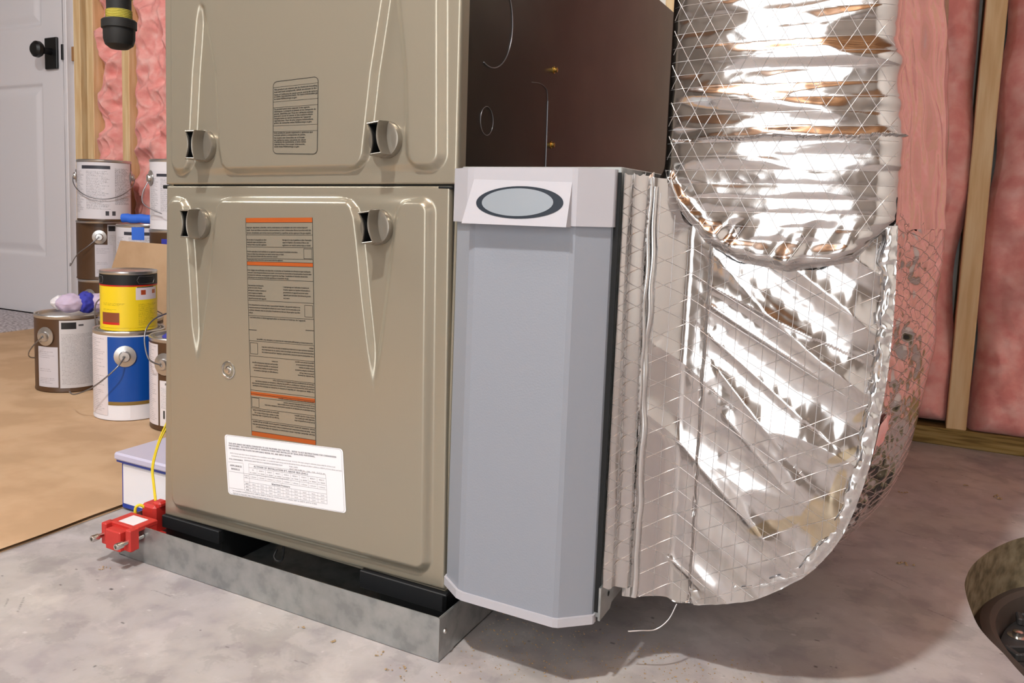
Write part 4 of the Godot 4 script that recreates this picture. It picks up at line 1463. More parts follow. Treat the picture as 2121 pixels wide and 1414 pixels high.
func scrim(o: Node3D) -> void:
	var st := mb()
	# riser: rows and two slanted families
	var lines := []
	for i in range(32, 60):
		lines.append([Vector2(0.2, 0.0015 + i * 0.0138), Vector2(0.432, 0.0015 + i * 0.0138)])
	for i in range(-10, 34):
		var x := 0.2 + i * 0.0205 - 0.1
		lines.append([Vector2(x, 0.44), Vector2(x + 0.22, 0.44 + 0.381)])
		lines.append([Vector2(x + 0.22, 0.44), Vector2(x, 0.44 + 0.381)])
	for l in lines:
		var n := 110
		var run := []
		for i in n + 1:
			var p: Vector2 = l[0].lerp(l[1], float(i) / n)
			var ok := p.y > flap_y(p.x) + 0.001 and p.y < 0.8 and p.x > 0.2125 and p.x < up_xr(p.y) - 0.004
			if ok:
				run.append(riser_at(p.x, p.y) + Vector3(0, 0, 0.0002))
			if (not ok or i == n) and run.size() > 0:
				if run.size() > 2:
					tube(st, run, 0.0003, 4, false)
				run = []
	# elbow side: uprights and two slanted families
	lines = []
	for i in 18:
		lines.append([Vector2(0.1985 + i * 0.0135, 0.07), Vector2(0.1985 + i * 0.0135, 0.56)])
	for i in 26:
		var y := -0.02 + i * 0.0262
		lines.append([Vector2(0.19, y + 0.05), Vector2(0.436, y - 0.082)])
		lines.append([Vector2(0.19, y - 0.06), Vector2(0.436, y + 0.072)])
	for l in lines:
		var n := 130
		var run := []
		for i in n + 1:
			var p: Vector2 = l[0].lerp(l[1], float(i) / n)
			var ok := Geometry2D.is_point_in_polygon(p, outline) and (p.x < 0.207 or p.y < flap_y(p.x) + 0.006) and p.x > 0.196
			if ok:
				run.append(Vector3(p.x, p.y, cheek_z(p.x, p.y) + 0.0003))
			if (not ok or i == n) and run.size() > 0:
				if run.size() > 2:
					tube(st, run, 0.0003, 4, false)
				run = []
	# heel: slanted threads
	for i in 38:
		var s0 := 0.02 + i * 0.0245
		for sg in [-1.0, 1.0]:
			var run := []
			for k in 40:
				var z := lerpf(-0.085, -0.3, k / 39.0)
				var s: float = s0 + sg * (z + 0.085) * 0.45
				if s > 0.02 and s < 0.97:
					run.append(heel_pt(s, z, 0.0004))
			if run.size() > 2:
				tube(st, run, 0.00022, 4, false)
	# collar strip: slanted threads
	for i in 24:
		var y0 := 0.12 + i * 0.0195
		for sg in [-1.0, 1.0]:
			var run := []
			for k in 16:
				var z := lerpf(0.0, -0.054, k / 15.0)
				var y: float = y0 + sg * (z + 0.03) * 0.6
				if y > 0.122 and y < 0.54:
					run.append(Vector3(collar_x(y, z) + 0.0005, y, z))
			if run.size() > 2:
				tube(st, run, 0.00035, 4, false)
	part(o, "scrim_threads", st, M.thread).set_meta("kind", "stuff")

func riser_at(x: float, y: float) -> Vector3:
	# the point of the riser's front that lies at (x, y)
	var xl := 0.2085; var xr := up_xr(y)
	var a: float
	if x < xl + 0.012:
		a = 1.0 + 0.3 * acos(clampf((xl + 0.012 - x) / 0.012, -1.0, 1.0)) / (PI / 2)
	elif x < xr - 0.02:
		a = 1.3 + 1.4 * (x - xl - 0.012) / (xr - xl - 0.032)
	else:
		a = 2.7 + 0.3 * asin(clampf((x - xr + 0.02) / 0.02, -1.0, 1.0)) / (PI / 2)
	var xa := 0.209
	if a > 1.3:
		xa = lerpf(0.209, 0.428, clampf((a - 1.3) / 1.7, 0.0, 1.0))
	var yb := flap_y(xa)
	return riser(a, clampf((y - yb) / (0.8 - yb), 0.0, 1.0) * 0.96)

# ------------------------------------------------------------------ clutter on the left
# fake small print: rows of dashes
func print_tex(w: int, h: int, bg: Color, fg: Color, sd: int, blocks: Array) -> ImageTexture:
	var r := RandomNumberGenerator.new()
	r.seed = sd
	var im := Image.create(w, h, false, Image.FORMAT_RGB8)
	im.fill(bg)
	for b in blocks:
		var y: int = int(b[1] * h)
		while y < int(b[3] * h) - 2:
			var x: int = int(b[0] * w)
			var end: int = int(lerpf(b[0], b[2], r.randf_range(0.55, 1.0)) * w)
			while x < end:
				var l := r.randi_range(2, 7)
				im.fill_rect(Rect2i(x, y, mini(l, end - x), 2), bg.lerp(fg, r.randf_range(0.3, 0.8)))
				x += l + r.randi_range(1, 2)
			y += int(b[4]) if b.size() > 4 else 4
	return ImageTexture.create_from_image(im)

func ptex(w: int, h: int, bg: Color, fg: Color, sd: int, blocks: Array, extra := []) -> StandardMaterial3D:
	var t := print_tex(w, h, bg, fg, sd, blocks)
	if extra.size():
		var im := t.get_image()
		for e in extra:
			im.fill_rect(Rect2i(int(e[0] * w), int(e[1] * h), int(e[2] * w), int(e[3] * h)), e[4])
		t = ImageTexture.create_from_image(im)
	var m := mat(Color.WHITE, 0.42)
	m.albedo_texture = t
	return m

func shell(r: float, a0: float, a1: float, y0: float, y1: float) -> SurfaceTool:
	var s := mb()
	# clockwise angle so that the print reads left to right
	lathe(s, [Vector2(r, y0), Vector2(r, y1)], 24, Transform3D(), a0, a1, true)
	return s

func can(called: String, label: String, at: Vector3, r: float, h: float, body: Material, face_angle: float, wraps: Array, ears: Array, wire_path := [], open_lid := true, group := "paint cans stored on the cardboard") -> Node3D:
	var o := thing(called, label, "paint can", at, group)
	o.rotation.y = face_angle
	var b := mb()
	lathe(b, [Vector2(0.0, 0.0), Vector2(r * 0.96, 0.0), Vector2(r * 1.012, 0.0015), Vector2(r * 1.012, 0.005), Vector2(r, 0.007), Vector2(r, h - 0.008)], 48)
	part(o, "body", b, body, false)
	var rim := mb()
	lathe(rim, [Vector2(r, h - 0.009), Vector2(r * 1.015, h - 0.007), Vector2(r * 1.018, h - 0.002), Vector2(r * 1.0, h), Vector2(r * 0.965, h - 0.001), Vector2(r * 0.955, h - 0.006), Vector2(r * 0.90, h - 0.006)], 48)
	part(o, "rim", rim, M.tin, false)
	var lid := mb()
	lathe(lid, [Vector2(r * 0.90, h - 0.0062), Vector2(r * 0.885, h - 0.0005), Vector2(r * 0.865, h - 0.0005), Vector2(r * 0.85, h - 0.007), Vector2(r * 0.5, h - 0.0065), Vector2(0.0, h - 0.0065)], 48)
	part(o, "lid", lid, M.tin, false)
	for w in wraps:
		part(o, "paper_label", shell(r + 0.0006, w[0], w[1], w[2], w[3]), w[4], false)
	for e in ears:
		var s := mb()
		var dir := Vector3(cos(e), 0, -sin(e))
		var bas := Basis(Vector3(0, 1, 0).cross(dir).normalized(), dir, Vector3.ZERO)
		bas.z = bas.x.cross(bas.y)
		var xf := Transform3D(bas, dir * (r - 0.002) + Vector3(0, h * 0.73, 0))
		lathe(s, [Vector2(0.0, 0.004), Vector2(0.0245, 0.0025), Vector2(0.024, 0.0042), Vector2(0.013, 0.006), Vector2(0.0125, 0.010), Vector2(0.0105, 0.013), Vector2(0.004, 0.0132), Vector2(0.0035, 0.009), Vector2(0.0, 0.009)], 24, xf)
		part(o, "handle_ear", s, M.tin, false)
	if wire_path.size():
		var s := mb()
		tube(s, spline(wire_path, 8), 0.0017, 7)
		part(o, "bail_handle", s, M.wire, false)
	return o

func ear(r: float, h: float, a: float, out := 0.012) -> Vector3:
	return Vector3(cos(a) * (r + out), h * 0.73, -sin(a) * (r + out))

# a bail that leaves the ear at angle a, swings down by "drop" and out, and returns on the far side
func bail(r: float, h: float, a: float, drop: float, side: float) -> Array:
	var e := ear(r, h, a)
	var e2 := ear(r, h, a + PI)
	var out := Vector3(cos(a + side * PI / 2), 0, -sin(a + side * PI / 2))
	var p := [e]
	for i in range(1, 12):
		var t := PI * i / 12.0
		var k := e.lerp(e2, 0.5 - 0.5 * cos(t))
		p.append(k + out * (r + 0.014) * sin(t) * 1.02 + Vector3(0, drop * sin(t), 0))
	p.append(e2)
	return p

func left_clutter() -> void:
	var paper := srgb(226, 222, 228); var inkc := srgb(120, 116, 124)
	M.lab_grey = ptex(256, 256, srgb(206, 204, 208), srgb(130, 128, 134), 1, [[0.04, 0.2, 0.95, 0.97, 5]], [[0.04, 0.03, 0.28, 0.10, srgb(30, 30, 34)], [0.36, 0.06, 0.1, 0.03, srgb(90, 88, 92)]])
	M.lab_small = ptex(128, 128, srgb(206, 202, 210), srgb(140, 136, 146), 2, [[0.1, 0.12, 0.9, 0.3, 6], [0.1, 0.55, 0.9, 0.62, 6], [0.1, 0.78, 0.9, 0.95, 5]])
	M.lab_white = ptex(256, 256, paper, inkc, 3, [[0.03, 0.16, 0.24, 0.9, 5], [0.28, 0.16, 0.62, 0.84, 5], [0.68, 0.1, 0.96, 0.75, 3]], [[0.2, 0.06, 0.42, 0.06, srgb(60, 60, 70)], [0.55, 0.86, 0.05, 0.08, srgb(70, 70, 76)], [0.64, 0.86, 0.05, 0.08, srgb(70, 70, 76)]])
	M.lab_lines = ptex(128, 256, srgb(228, 220, 224), srgb(150, 146, 152), 4, [[0.05, 0.03, 0.95, 0.97, 6]])
	M.lab_bar = ptex(128, 256, srgb(232, 228, 232), srgb(150, 146, 152), 5, [[0.05, 0.16, 0.95, 0.62, 5]], [[0.18, 0.05, 0.6, 0.05, srgb(120, 116, 120)], [0.12, 0.66, 0.06, 0.18, srgb(60, 60, 60)], [0.22, 0.66, 0.03, 0.18, srgb(60, 60, 60)], [0.29, 0.66, 0.07, 0.18, srgb(60, 60, 60)], [0.4, 0.66, 0.04, 0.18, srgb(60, 60, 60)], [0.48, 0.66, 0.08, 0.18, srgb(60, 60, 60)], [0.6, 0.66, 0.04, 0.18, srgb(60, 60, 60)], [0.68, 0.66, 0.06, 0.18, srgb(60, 60, 60)]])
	M.lab_yellow = ptex(256, 256, srgb(246, 214, 34), srgb(120, 96, 20), 6, [[0.62, 0.42, 0.98, 0.96, 6], [0.06, 0.40, 0.5, 0.46, 6], [0.06, 0.55, 0.3, 0.6, 6]], [[0.03, 0.63, 0.32, 0.24, srgb(140, 76, 48)], [0.03, 0.87, 0.32, 0.06, srgb(206, 40, 32)], [0.58, 0.02, 0.4, 0.3, srgb(226, 214, 220)], [0.66, 0.08, 0.08, 0.12, srgb(176, 74, 40)], [0.86, 0.08, 0.08, 0.1, srgb(190, 110, 70)], [0.60, 0.0, 0.3, 0.02, srgb(60, 60, 64)]])
	var W := func(x: float, z: float) -> float:
		# turn that lets local +x (angle 0) face the camera
		return atan2(-(0.8094 - z), 0.4428 - x)
	var r := 0.079; var h := 0.203
	# front row; angles run anticlockwise from above, 0 faces the camera, positive to its right
	can("paint_can", "blue paint can with a white stripe and wire handle, under the small yellow can", Vector3(-1.121, 0.0066, -0.49), r, h, M.white_paper, W.call(-1.121, -0.49),
		[[-0.62, 1.6, 0.044, h - 0.012, M.blue_can], [-0.62, 1.6, 0.036, 0.044, M.gold], [-1.7, -0.64, 0.012, h - 0.012, M.lab_lines]], [-0.12], [ear(r, h, -0.12, 0.011), Vector3(r + 0.03, h * 0.62, 0.03), Vector3(r + 0.012, h * 0.42, 0.075), Vector3(r - 0.03, h * 0.3, 0.115), Vector3(0.0, h * 0.28, 0.13)])
	can("paint_can", "grey labelled paint can at the left end of the row, gloves on its lid", Vector3(-1.469, 0.0066, -0.586), 0.083, 0.198, M.brown_can, W.call(-1.469, -0.586),
		[[-0.28, 1.25, 0.012, 0.186, M.lab_grey], [-1.05, -0.33, 0.014, 0.118, M.lab_small]], [-0.72], bail(0.083, 0.198, -0.72, -0.075, -1.0))
	can("paint_can", "brown paint can half hidden between the grey labelled can and the blue can", Vector3(-1.30, 0.0066, -0.645), r, 0.197, M.brown_can, W.call(-1.30, -0.645),
		[[-0.45, -0.18, 0.02, 0.05, M.lab_small], [0.6, 1.6, 0.012, 0.18, M.lab_lines]], [], [Vector3(0.03, 0.205, -0.075), Vector3(0.06, 0.24, -0.02), Vector3(0.075, 0.262, 0.03), Vector3(0.06, 0.24, 0.08), Vector3(0.05, 0.17, 0.083)])
	can("paint_can", "brown paint can with white barcode label, between the blue can and furnace", Vector3(-0.945, 0.0066, -0.499), 0.079, 0.203, M.brown_can, W.call(-0.945, -0.499),
		[[-0.78, 0.2, 0.012, 0.112, M.lab_bar], [-1.6, -0.84, 0.012, 0.19, M.lab_lines]], [-0.62], [ear(0.079, 0.203, -0.62), Vector3(0.075, 0.165, 0.078), Vector3(0.055, 0.215, 0.085), Vector3(0.02, 0.245, 0.06), Vector3(-0.01, 0.255, 0.0), Vector3(-0.03, 0.24, -0.06)])
	var bl := mb()
	lathe(bl, [Vector2(0.0, 0.211), Vector2(0.045, 0.2105), Vector2(0.052, 0.206), Vector2(0.052, 0.203), Vector2(0.0, 0.203)], 24, Transform3D(Basis(), Vector3(-0.945, 0.0, -0.499)))
	tag(part(self, "tape_disc", bl, M.blue_cloth), "dark blue round pad on the lid of the barcode labelled can", "pad")
	# quart can on the blue one
	var y := thing("stain_can", "small yellow and black stain can standing on the blue paint can", "paint can", Vector3(-1.112, 0.0066 + 0.203, -0.482))
	y.rotation.y = W.call(-1.112, -0.482)
	var yr := 0.062; var yh := 0.134
	var b := mb()
	lathe(b, [Vector2(0.0, 0.0), Vector2(yr * 0.97, 0.0), Vector2(yr * 1.01, 0.002), Vector2(yr, 0.005), Vector2(yr, yh - 0.006)], 48)
	part(y, "body", b, M.yellow_can, false)
	b = mb()
	lathe(b, [Vector2(yr, yh - 0.007), Vector2(yr * 1.02, yh - 0.004), Vector2(yr * 1.01, yh), Vector2(yr * 0.95, yh - 0.002), Vector2(yr * 0.9, yh - 0.004), Vector2(0, yh - 0.004)], 48)
	part(y, "lid", b, M.tin, false)
	part(y, "black_band", shell(yr + 0.0005, -2.0, 2.0, yh - 0.03, yh - 0.007), M.black, false)
	part(y, "red_stripe", shell(yr + 0.0006, -2.0, 2.0, yh - 0.033, yh - 0.03), M.red_can, false)
	part(y, "paper_label", shell(yr + 0.0007, -1.15, 1.25, 0.008, yh - 0.034), M.lab_yellow, false)
	for e in [[0.28, 1.05], [-1.5, -1.02]]:
		var fr := mb()
		var pts := []
		for k in [[0.0, 0.5], [0.1, 1.0], [0.9, 1.0], [1.0, 0.5], [0.9, 0.0], [0.1, 0.0], [0.0, 0.5]]:
			pts.append([lerpf(e[0], e[1], k[0]), lerpf(yh - 0.027, yh - 0.011, k[1])])
		var path := []
		for i in pts.size() - 1:
			for t in 6:
				var a := lerpf(pts[i][0], pts[i + 1][0], t / 6.0)
				path.append(Vector3(cos(a) * (yr + 0.0008), lerpf(pts[i][1], pts[i + 1][1], t / 6.0), -sin(a) * (yr + 0.0008)))
		tube(fr, path, 0.0005, 4)
		part(y, "logo_frame", fr, M.wire, false)

	# cans at the back wall: three stacked at the left, more behind the carton
	var A := Vector3(-2.09, 0.0066, -1.19)
	var ar := 0.09; var ah := 0.208
	can("paint_can", "brown paint can at the bottom of the stack by the white door", A, ar, ah, M.brown_can, W.call(A.x, A.z), [[-0.05, 0.9, 0.01, ah - 0.012, M.lab_grey]], [-0.6])
	can("paint_can", "brown paint can with silver handle ear, middle of the stack by the door", A + Vector3(-0.005, ah, 0.0), ar, ah, M.brown_can, W.call(A.x, A.z), [[0.15, 1.1, 0.01, ah - 0.012, M.lab_grey], [-0.32, 0.35, 0.012, 0.125, M.lab_small]], [-0.14], [ear(ar, ah, -0.14), Vector3(0.1, 0.12, 0.05), Vector3(0.08, 0.09, 0.085), Vector3(0.06, 0.05, 0.108), Vector3(0.02, 0.055, 0.11)])
	can("paint_can", "white labelled paint can with hanging wire handle, topmost by the door", A + Vector3(0.03, ah * 2.0, 0.02), ar, ah + 0.004, M.brown_can, W.call(A.x, A.z), [[-1.45, 1.25, 0.008, ah - 0.006, M.lab_white]], [-1.62, 1.42], bail(ar, ah, 1.5, -0.075, -1.0))
	var B := Vector3(-1.80, 0.0066, -1.12)
	can("paint_can", "white labelled can with blue tape on its side, half behind the brown cardboard", B + Vector3(0, ah, 0), 0.088, ah - 0.004, M.white_paper, W.call(B.x, B.z), [[-1.3, 1.3, 0.01, ah - 0.016, M.lab_white]], [])
	can("paint_can", "white can at the floor behind the leaning cardboard, under the taped can", B, 0.088, ah, M.white_paper, W.call(B.x, B.z), [], [])
	var tp := mb()
	lathe(tp, [Vector2(0.089, ah * 2.0 - 0.052), Vector2(0.0893, ah * 2.0 - 0.010)], 8, Transform3D(Basis(), B), W.call(B.x, B.z) - 0.45, W.call(B.x, B.z) + 0.0)
	tag(part(self, "blue_tape", tp, M.tape), "short strip of blue tape on the white can behind the cardboard", "tape")
	var roll := mb()
	var rp := []
	for i in 9:
		rp.append(B + Vector3(-0.045 + i * 0.015, ah * 2.0 + 0.016 + 0.0015 * sin(i * 2.0), 0.05 - i * 0.006))
	tube(roll, rp, 0.015, 12)
	tag(part(self, "painter_tape_roll", roll, M.tape), "crumpled blue painter's tape lying on the white can behind the carton", "tape")
	var Cc := Vector3(-1.555, 0.0066, -1.045)
	can("paint_can", "dark brown can with a blue square, behind the carton next to the furnace", Cc + Vector3(0, ah * 0.98, 0), 0.088, ah * 0.97, M.brown_can, W.call(Cc.x, Cc.z), [[-0.62, -0.25, 0.12, 0.175, M.blue_cloth]], [])
	can("paint_can", "brown can on the floor behind the leaning cardboard, next to the furnace", Cc, 0.088, ah * 0.98, M.brown_can, W.call(Cc.x, Cc.z), [], [])
	can("paint_can", "white can beside the furnace edge, topmost above the dark brown can", Cc + Vector3(0.0, ah * 1.95, 0.0), 0.086, ah + 0.006, M.white_paper, W.call(Cc.x, Cc.z), [[-1.3, 1.0, 0.03, ah - 0.03, M.lab_white]], [-1.25], [ear(0.086, ah, -1.25, 0.004), Vector3(0.04, 0.11, 0.105), Vector3(0.06, 0.075, 0.1), Vector3(0.09, 0.05, 0.05)])
	# leaning cardboard
	var pn := mb()
	var q := PackedVector2Array([Vector2(-0.255, 0.0), Vector2(0.30, 0.0), Vector2(0.30, 0.366), Vector2(-0.125, 0.37)])
	prism(pn, q, -0.003, 0.003, Transform3D(Basis(Vector3.RIGHT, -0.11), Vector3(-1.54, 0.0075, -0.875)))
	tag(part(self, "cardboard_sheet", pn, M.card), "upright piece of brown cardboard leaning on the cans behind the yellow can", "cardboard")
	# cloth on the left can
	cloth()
	var lump := mb()
	lathe(lump, [Vector2(0.0, 0.03), Vector2(0.03, 0.028), Vector2(0.055, 0.018), Vector2(0.07, 0.0), Vector2(0.0, 0.0)], 20, Transform3D(Basis().scaled(Vector3(1, 1, 0.5)), Vector3(-1.49, 0.372, -0.925)))

func cloth() -> void:
	var o := thing("rolled_gloves", "rolled lilac gloves with a blue cuff lying on the left paint can's lid", "gloves", Vector3(-1.43, 0.2052, -0.6))
	var bits := [["white_end", -0.058, 0.02, 0.021, M.white_paper], ["glove", -0.028, 0.036, 0.029, M.lilac], ["blue_cuff", 0.008, 0.025, 0.033, M.blue_cloth], ["glove", 0.042, 0.03, 0.029, M.lilac]]
	var k := 0
	for s in bits:
		var f := func(u: float, v: float) -> Vector3:
			var a := TAU * u
			var e := sin(PI * clampf(v, 0.02, 0.98))
			var rr := pow(e, 0.45) * float(s[3]) * (1.0 + 0.16 * ns(cos(a) * 2.0 + k * 4.0, sin(a) * 2.0, v * 3.0))
			return Vector3(s[1] + (v - 0.5) * 2.0 * s[2], maxf(rr * sin(a) * 0.85 + 0.026, 0.0), rr * cos(a) + 0.012 * ns(s[1] * 20.0, 1.0))
		var m := part(o, s[0], grid(28, 20, f), s[4], false)
		k += 1
	o.rotation.y = 0.85

# ------------------------------------------------------------------ small things
func small_things() -> void:
	gas_leg()
	float_switch()
	tote()
	sump()
	crumbs()
	# loose thread hanging from the elbow
	var th := mb()
	tube(th, spline([Vector3(0.2494, 0.083, -0.078), Vector3(0.243, 0.066, -0.072), Vector3(0.232, 0.055, -0.064), Vector3(0.218, 0.053, -0.056), Vector3(0.205, 0.051, -0.05)], 6), 0.0009, 5)
	tag(part(self, "loose_thread", th, M.thread), "loose frayed foil thread hanging below the duct", "thread")

func gas_leg() -> void:
	var c := Vector3(-0.667, 0, -0.1)
	var o := thing("gas_pipe", "black iron gas drip leg with domed cap, at the top left", "pipe", Vector3(c.x, 0.74, c.z))
	var xf := Transform3D(Basis(), Vector3(c.x, 0, c.z))
	var n := mb()
	lathe(n, [Vector2(0.0188, 0.775), Vector2(0.0188, 0.84)], 28, xf)
	part(o, "nipple", n, M.iron)
	var d := mb()
	for y in [[0.786, 0.8], [0.8165, 0.828]]:
		var pr := []
		var yy: float = y[0]
		while yy < y[1]:
			pr.append(Vector2(0.0190, yy)); pr.append(Vector2(0.0204, yy + 0.0012))
			yy += 0.0024
		pr.append(Vector2(0.0190, y[1]))
		lathe(d, pr, 28, xf)
	part(o, "thread_sealant", d, M.dope, true, "yellow pipe dope on the threads")
	var cp := mb()
	lathe(cp, [Vector2(0.0, 0.7395), Vector2(0.0136, 0.7415), Vector2(0.0212, 0.747), Vector2(0.0240, 0.756), Vector2(0.0244, 0.771), Vector2(0.0268, 0.772), Vector2(0.0268, 0.7835), Vector2(0.0248, 0.7855), Vector2(0.0184, 0.786)], 32, xf)
	part(o, "cap", cp, M.iron)
	var t := mb()
	lathe(t, [Vector2(0.0192, 0.828), Vector2(0.0268, 0.8285), Vector2(0.0268, 0.845), Vector2(0.0232, 0.846), Vector2(0.0232, 0.90), Vector2(0.0268, 0.901), Vector2(0.0268, 0.915), Vector2(0.0192, 0.916)], 32, xf)
	lathe(t, [Vector2(0.029, 0.0), Vector2(0.029, 0.05), Vector2(0.0335, 0.051), Vector2(0.0335, 0.062), Vector2(0.02, 0.062)], 32, Transform3D(Basis(Vector3.BACK, -PI / 2), Vector3(c.x, 0.872, c.z)))
	part(o, "tee", t, M.iron)
	var h := mb()
	lathe(h, [Vector2(0.0144, 0.0), Vector2(0.0144, 0.155)], 24, Transform3D(Basis(Vector3.BACK, -PI / 2), Vector3(c.x + 0.05, 0.872, c.z)))
	lathe(h, [Vector2(0.0144, 0.9), Vector2(0.0144, 2.39)], 24, xf)
	part(o, "supply_pipe", h, M.iron)
	var u := mb()
	lathe(u, [Vector2(0.02, 0.0), Vector2(0.027, 0.002), Vector2(0.027, 0.03), Vector2(0.02, 0.032)], 12, Transform3D(Basis(Vector3.BACK, -PI / 2), Vector3(c.x + 0.1, 0.872, c.z)))
	part(o, "union", u, M.iron)

func float_switch() -> void:
	var o := thing("float_switch", "red plastic clamp-on water switch at the left corner of the drain pan", "switch", Vector3(-0.5, 0.02, 0.03))
	var b := mb()
	# clamp straddles the left rim: bridge, two legs, middle jaw
	var xf := Transform3D(Basis(), Vector3(0.019, -0.004, 0.006))
	box(b, Vector3(-0.528, 0.0535, 0.012), Vector3(-0.474, 0.0605, 0.052), 0.0012, xf)
	box(b, Vector3(-0.531, 0.030, 0.046), Vector3(-0.521, 0.0605, 0.062), 0.0012, xf)
	box(b, Vector3(-0.482, 0.030, 0.046), Vector3(-0.472, 0.0605, 0.062), 0.0012, xf)
	part(o, "clamp_body", b, M.red)
	var j := mb()
	box(j, Vector3(-0.5165, 0.028, 0.038), Vector3(-0.487, 0.0565, 0.067), 0.0015, xf)
	box(j, Vector3(-0.531, 0.029, 0.0525), Vector3(-0.473, 0.036, 0.060), 0.001, xf)
	part(o, "clamp_jaw", j, M.red)
	var lb := mb()
	box(lb, Vector3(-0.5145, 0.0605, 0.020), Vector3(-0.484, 0.0609, 0.046), 0.0001, xf)
	part(o, "paper_label", lb, M.white_paper)
	for x in [-0.5265, -0.4775]:
		var s := mb()
		var sx := xf * Transform3D(Basis(Vector3.RIGHT, PI / 2), Vector3(x, 0.0435, 0.056))
		lathe(s, [Vector2(0.0032, -0.02), Vector2(0.0032, 0.014), Vector2(0.0046, 0.0145), Vector2(0.0048, 0.024), Vector2(0.0040, 0.0255), Vector2(0.0022, 0.0255), Vector2(0.002, 0.022), Vector2(0.0, 0.022)], 16, sx)
		part(o, "clamp_screw", s, M.steel)
	var f := mb()
	box(f, Vector3(-0.507, 0.022, -0.022), Vector3(-0.478, 0.066, 0.004), 0.004)
	box(f, Vector3(-0.492, 0.06, -0.020), Vector3(-0.476, 0.0695, -0.004), 0.003)
	box(f, Vector3(-0.490, 0.012, -0.012), Vector3(-0.462, 0.026, 0.018), 0.003)
	part(o, "sensor_housing", f, M.red)
	var w := mb()
	tube(w, spline([Vector3(-0.5, 0.060, 0.002), Vector3(-0.505, 0.064, 0.007), Vector3(-0.509, 0.060, 0.011), Vector3(-0.509, 0.049, 0.012)], 6), 0.0022, 8)
	part(o, "jumper_wire", w, M.yellow_wire)
	var y := mb()
	for k in 2:
		var dx := 0.0028 * k
		tube(y, spline([Vector3(-0.497 + dx, 0.064, -0.014), Vector3(-0.505 + dx, 0.086, -0.018), Vector3(-0.512 + dx, 0.112, -0.022), Vector3(-0.509 + dx, 0.145, -0.03), Vector3(-0.502 + dx * 1.6, 0.172, -0.038), Vector3(-0.494 + dx, 0.2, -0.05), Vector3(-0.482 + dx, 0.24, -0.09), Vector3(-0.478 + dx, 0.4, -0.2), Vector3(-0.478 + dx, 0.6, -0.3)], 8), 0.0013, 6)
	tag(part(self, "switch_wire", y, M.yellow_wire), "thin twin yellow wire rising from the red switch along the furnace", "wire")

func tote() -> void:
	var o := thing("plastic_box", "white plastic box with blue edges and a cloudy lid, behind the red switch", "box", Vector3(-0.585, 0.0, -0.2))
	var x0 := -0.6545; var x1 := -0.5255; var z1 := -0.075; var z0 := -0.33
	var b := mb()
	box(b, Vector3(x0 + 0.004, 0.002, z0 + 0.004), Vector3(x1 - 0.004, 0.086, z1 - 0.004), 0.003)
	part(o, "body", b, M.tote_blue)
	var p := mb()
	box(p, Vector3(x0 + 0.0095, 0.0115, z1 - 0.006), Vector3(x1 - 0.0095, 0.078, z1 - 0.003), 0.001)
	part(o, "label_panel", p, M.tote)
	var l := mb()
	box(l, Vector3(x0 - 0.004, 0.084, z0 - 0.002), Vector3(x1 + 0.004, 0.097, z1 + 0.004), 0.003)
	part(o, "lid", l, M.tote_lid, true, "cloudy lilac lid")
	var rm := mb()
	box(rm, Vector3(x0 - 0.001, 0.0805, z0), Vector3(x1 + 0.001, 0.0845, z1 + 0.001), 0.001)
	part(o, "blue_rim", rm, M.tote_blue)

func sump() -> void:
	var c := Vector3(0.86, 0, -0.62)
	var o := thing("sump_cover", "black plastic sump pit cover with bolts, sunk in the concrete at the lower right", "pit cover", Vector3(c.x, -0.16, c.z))
	var xf := Transform3D(Basis(), Vector3(c.x, 0, c.z))
	var r := mb()
	lathe(r, [Vector2(0.27, -0.285), Vector2(0.2925, -0.11), Vector2(0.2915, -0.094), Vector2(0.284, -0.086), Vector2(0.272, -0.084), Vector2(0.264, -0.089), Vector2(0.259, -0.103), Vector2(0.257, -0.135)], 72, xf)
	part(o, "basin_rim", r, M.sump_plastic)
	var l := mb()
	lathe(l, [Vector2(0.257, -0.13), Vector2(0.255, -0.119), Vector2(0.246, -0.114), Vector2(0.23, -0.115), Vector2(0.0, -0.115)], 72, xf)
	part(o, "lid", l, M.sump_lid)
	for a in [PI * 0.935, PI * 0.70, PI * 1.25, PI * 0.45, PI * 1.6, 0.1]:
		var s := mb()
		var q := Transform3D(Basis(), Vector3(c.x + cos(a) * 0.236, -0.115, c.z - sin(a) * 0.236))
		lathe(s, [Vector2(0.0, 0.0), Vector2(0.013, 0.0), Vector2(0.0135, 0.002), Vector2(0.0075, 0.003), Vector2(0.0072, 0.009), Vector2(0.005, 0.0105), Vector2(0.0, 0.0108)], 20, q)
		part(o, "bolt", s, M.steel)
	for a in [PI * 1.02, PI * 0.845, PI * 0.6, PI * 1.4]:
		var q := Transform3D(Basis(Vector3.UP, a - PI + 0.5), Vector3(c.x + cos(a) * 0.222, -0.1145, c.z - sin(a) * 0.222))
		var s := mb()
		box(s, Vector3(-0.026, 0.0, -0.014), Vector3(0.026, 0.012, -0.008), 0.002, q)
		box(s, Vector3(-0.026, 0.0, 0.008), Vector3(0.026, 0.012, 0.014), 0.002, q)
		box(s, Vector3(-0.032, 0.0, -0.014), Vector3(-0.024, 0.012, 0.014), 0.002, q)
		box(s, Vector3(0.024, 0.0, -0.014), Vector3(0.032, 0.012, 0.014), 0.002, q)
		part(o, "slot_frame", s, M.sump_lid)
		var h := mb()
		box(h, Vector3(-0.025, 0.0, -0.009), Vector3(0.025, 0.001, 0.009), 0.0, q)
		part(o, "slot", h, M.hole)

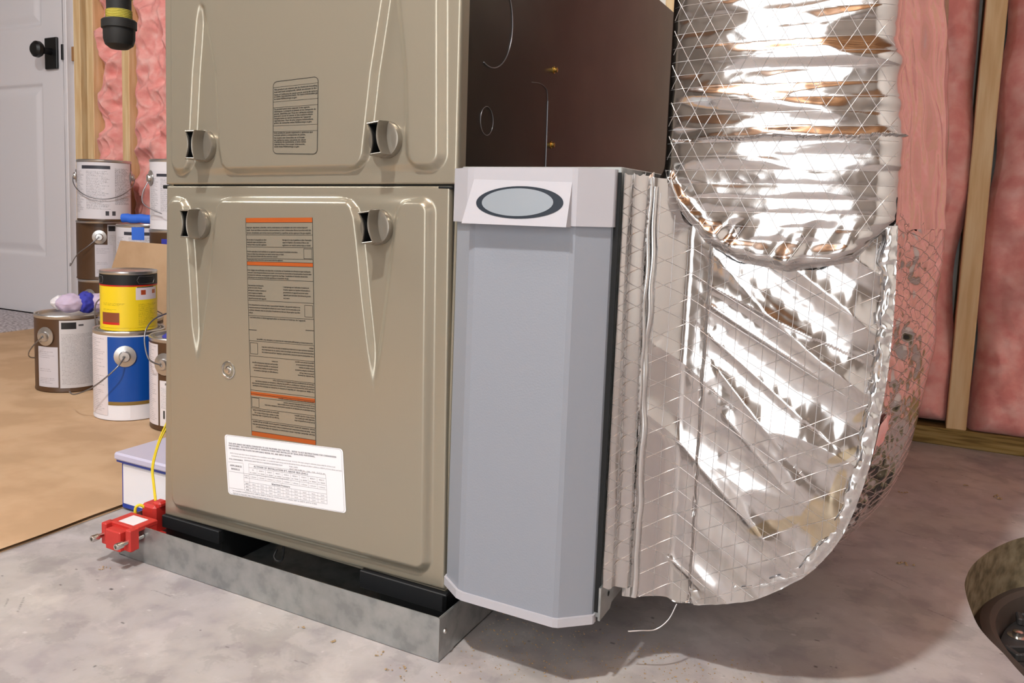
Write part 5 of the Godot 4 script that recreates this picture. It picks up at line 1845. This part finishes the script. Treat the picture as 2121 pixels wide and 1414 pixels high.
func crumbs() -> void:
	# grit in the shade under the filter cabinet
	var st := mb()
	for i in 800:
		var x := rng.randfn(0.10, 0.07)
		var z := rng.randfn(-0.05, 0.06)
		if rng.randf() < 0.3:
			x = rng.randfn(0.27, 0.06); z = rng.randfn(-0.09, 0.035)
		if x < 0.024:
			continue
		var s := rng.randf_range(0.0004, 0.0014)
		chip(st, Vector3(x, s * 0.4, z), s)
	for q in [[-0.16, 0.062], [-0.05, 0.062], [-0.02, 0.08], [-0.005, 0.07], [-0.11, 0.066], [0.0, 0.088], [-0.487, 0.078], [-0.492, 0.084]]:
		for k in 5:
			chip(st, Vector3(q[0] + rng.randfn(0, 0.003), 0.0008, q[1] + rng.randfn(0, 0.003)), rng.randf_range(0.0006, 0.002))
	var g := part(self, "floor_grit", st, M.crumb)
	tag(g, "scattered sawdust and grit on the concrete under the filter cabinet and duct", "debris")
	g.set_meta("kind", "stuff")
	for q in [[0.62, -1.0, 0.006, "largest tan wood chip on the concrete between stud wall and pit"], [0.567, -1.05, 0.004, "small tan wood chip nearest the duct, left of the largest chip"], [0.72, -1.17, 0.007, "brown wood chip at the right edge, close to the sill plate"], [0.468, -0.93, 0.004, "small tan wood chip beside the duct's lower edge"], [0.4745, -0.56, 0.0045, "pale wood chip in the duct's shadow, left of the pit"]]:
		var c := mb()
		for k in 5:
			chip(c, Vector3(q[0] + rng.randfn(0, q[2]), 0.001, q[1] + rng.randfn(0, q[2])), q[2] * 0.6)
		tag(part(self, "wood_chip", c, M.crumb), q[3], "debris", "chips on the right floor")

func chip(st: SurfaceTool, c: Vector3, s: float) -> void:
	var p := []
	for k in 4:
		var a := TAU * k / 4.0 + rng.randf_range(-0.6, 0.6)
		p.append(c + Vector3(cos(a) * s * rng.randf_range(0.6, 1.4), 0, sin(a) * s * rng.randf_range(0.6, 1.4)))
	var t := c + Vector3(0, s * 0.8, 0)
	for k in 4:
		face(st, [p[k], p[(k + 1) % 4], t], p[k] - c + Vector3(0, 0.2 * s, 0))
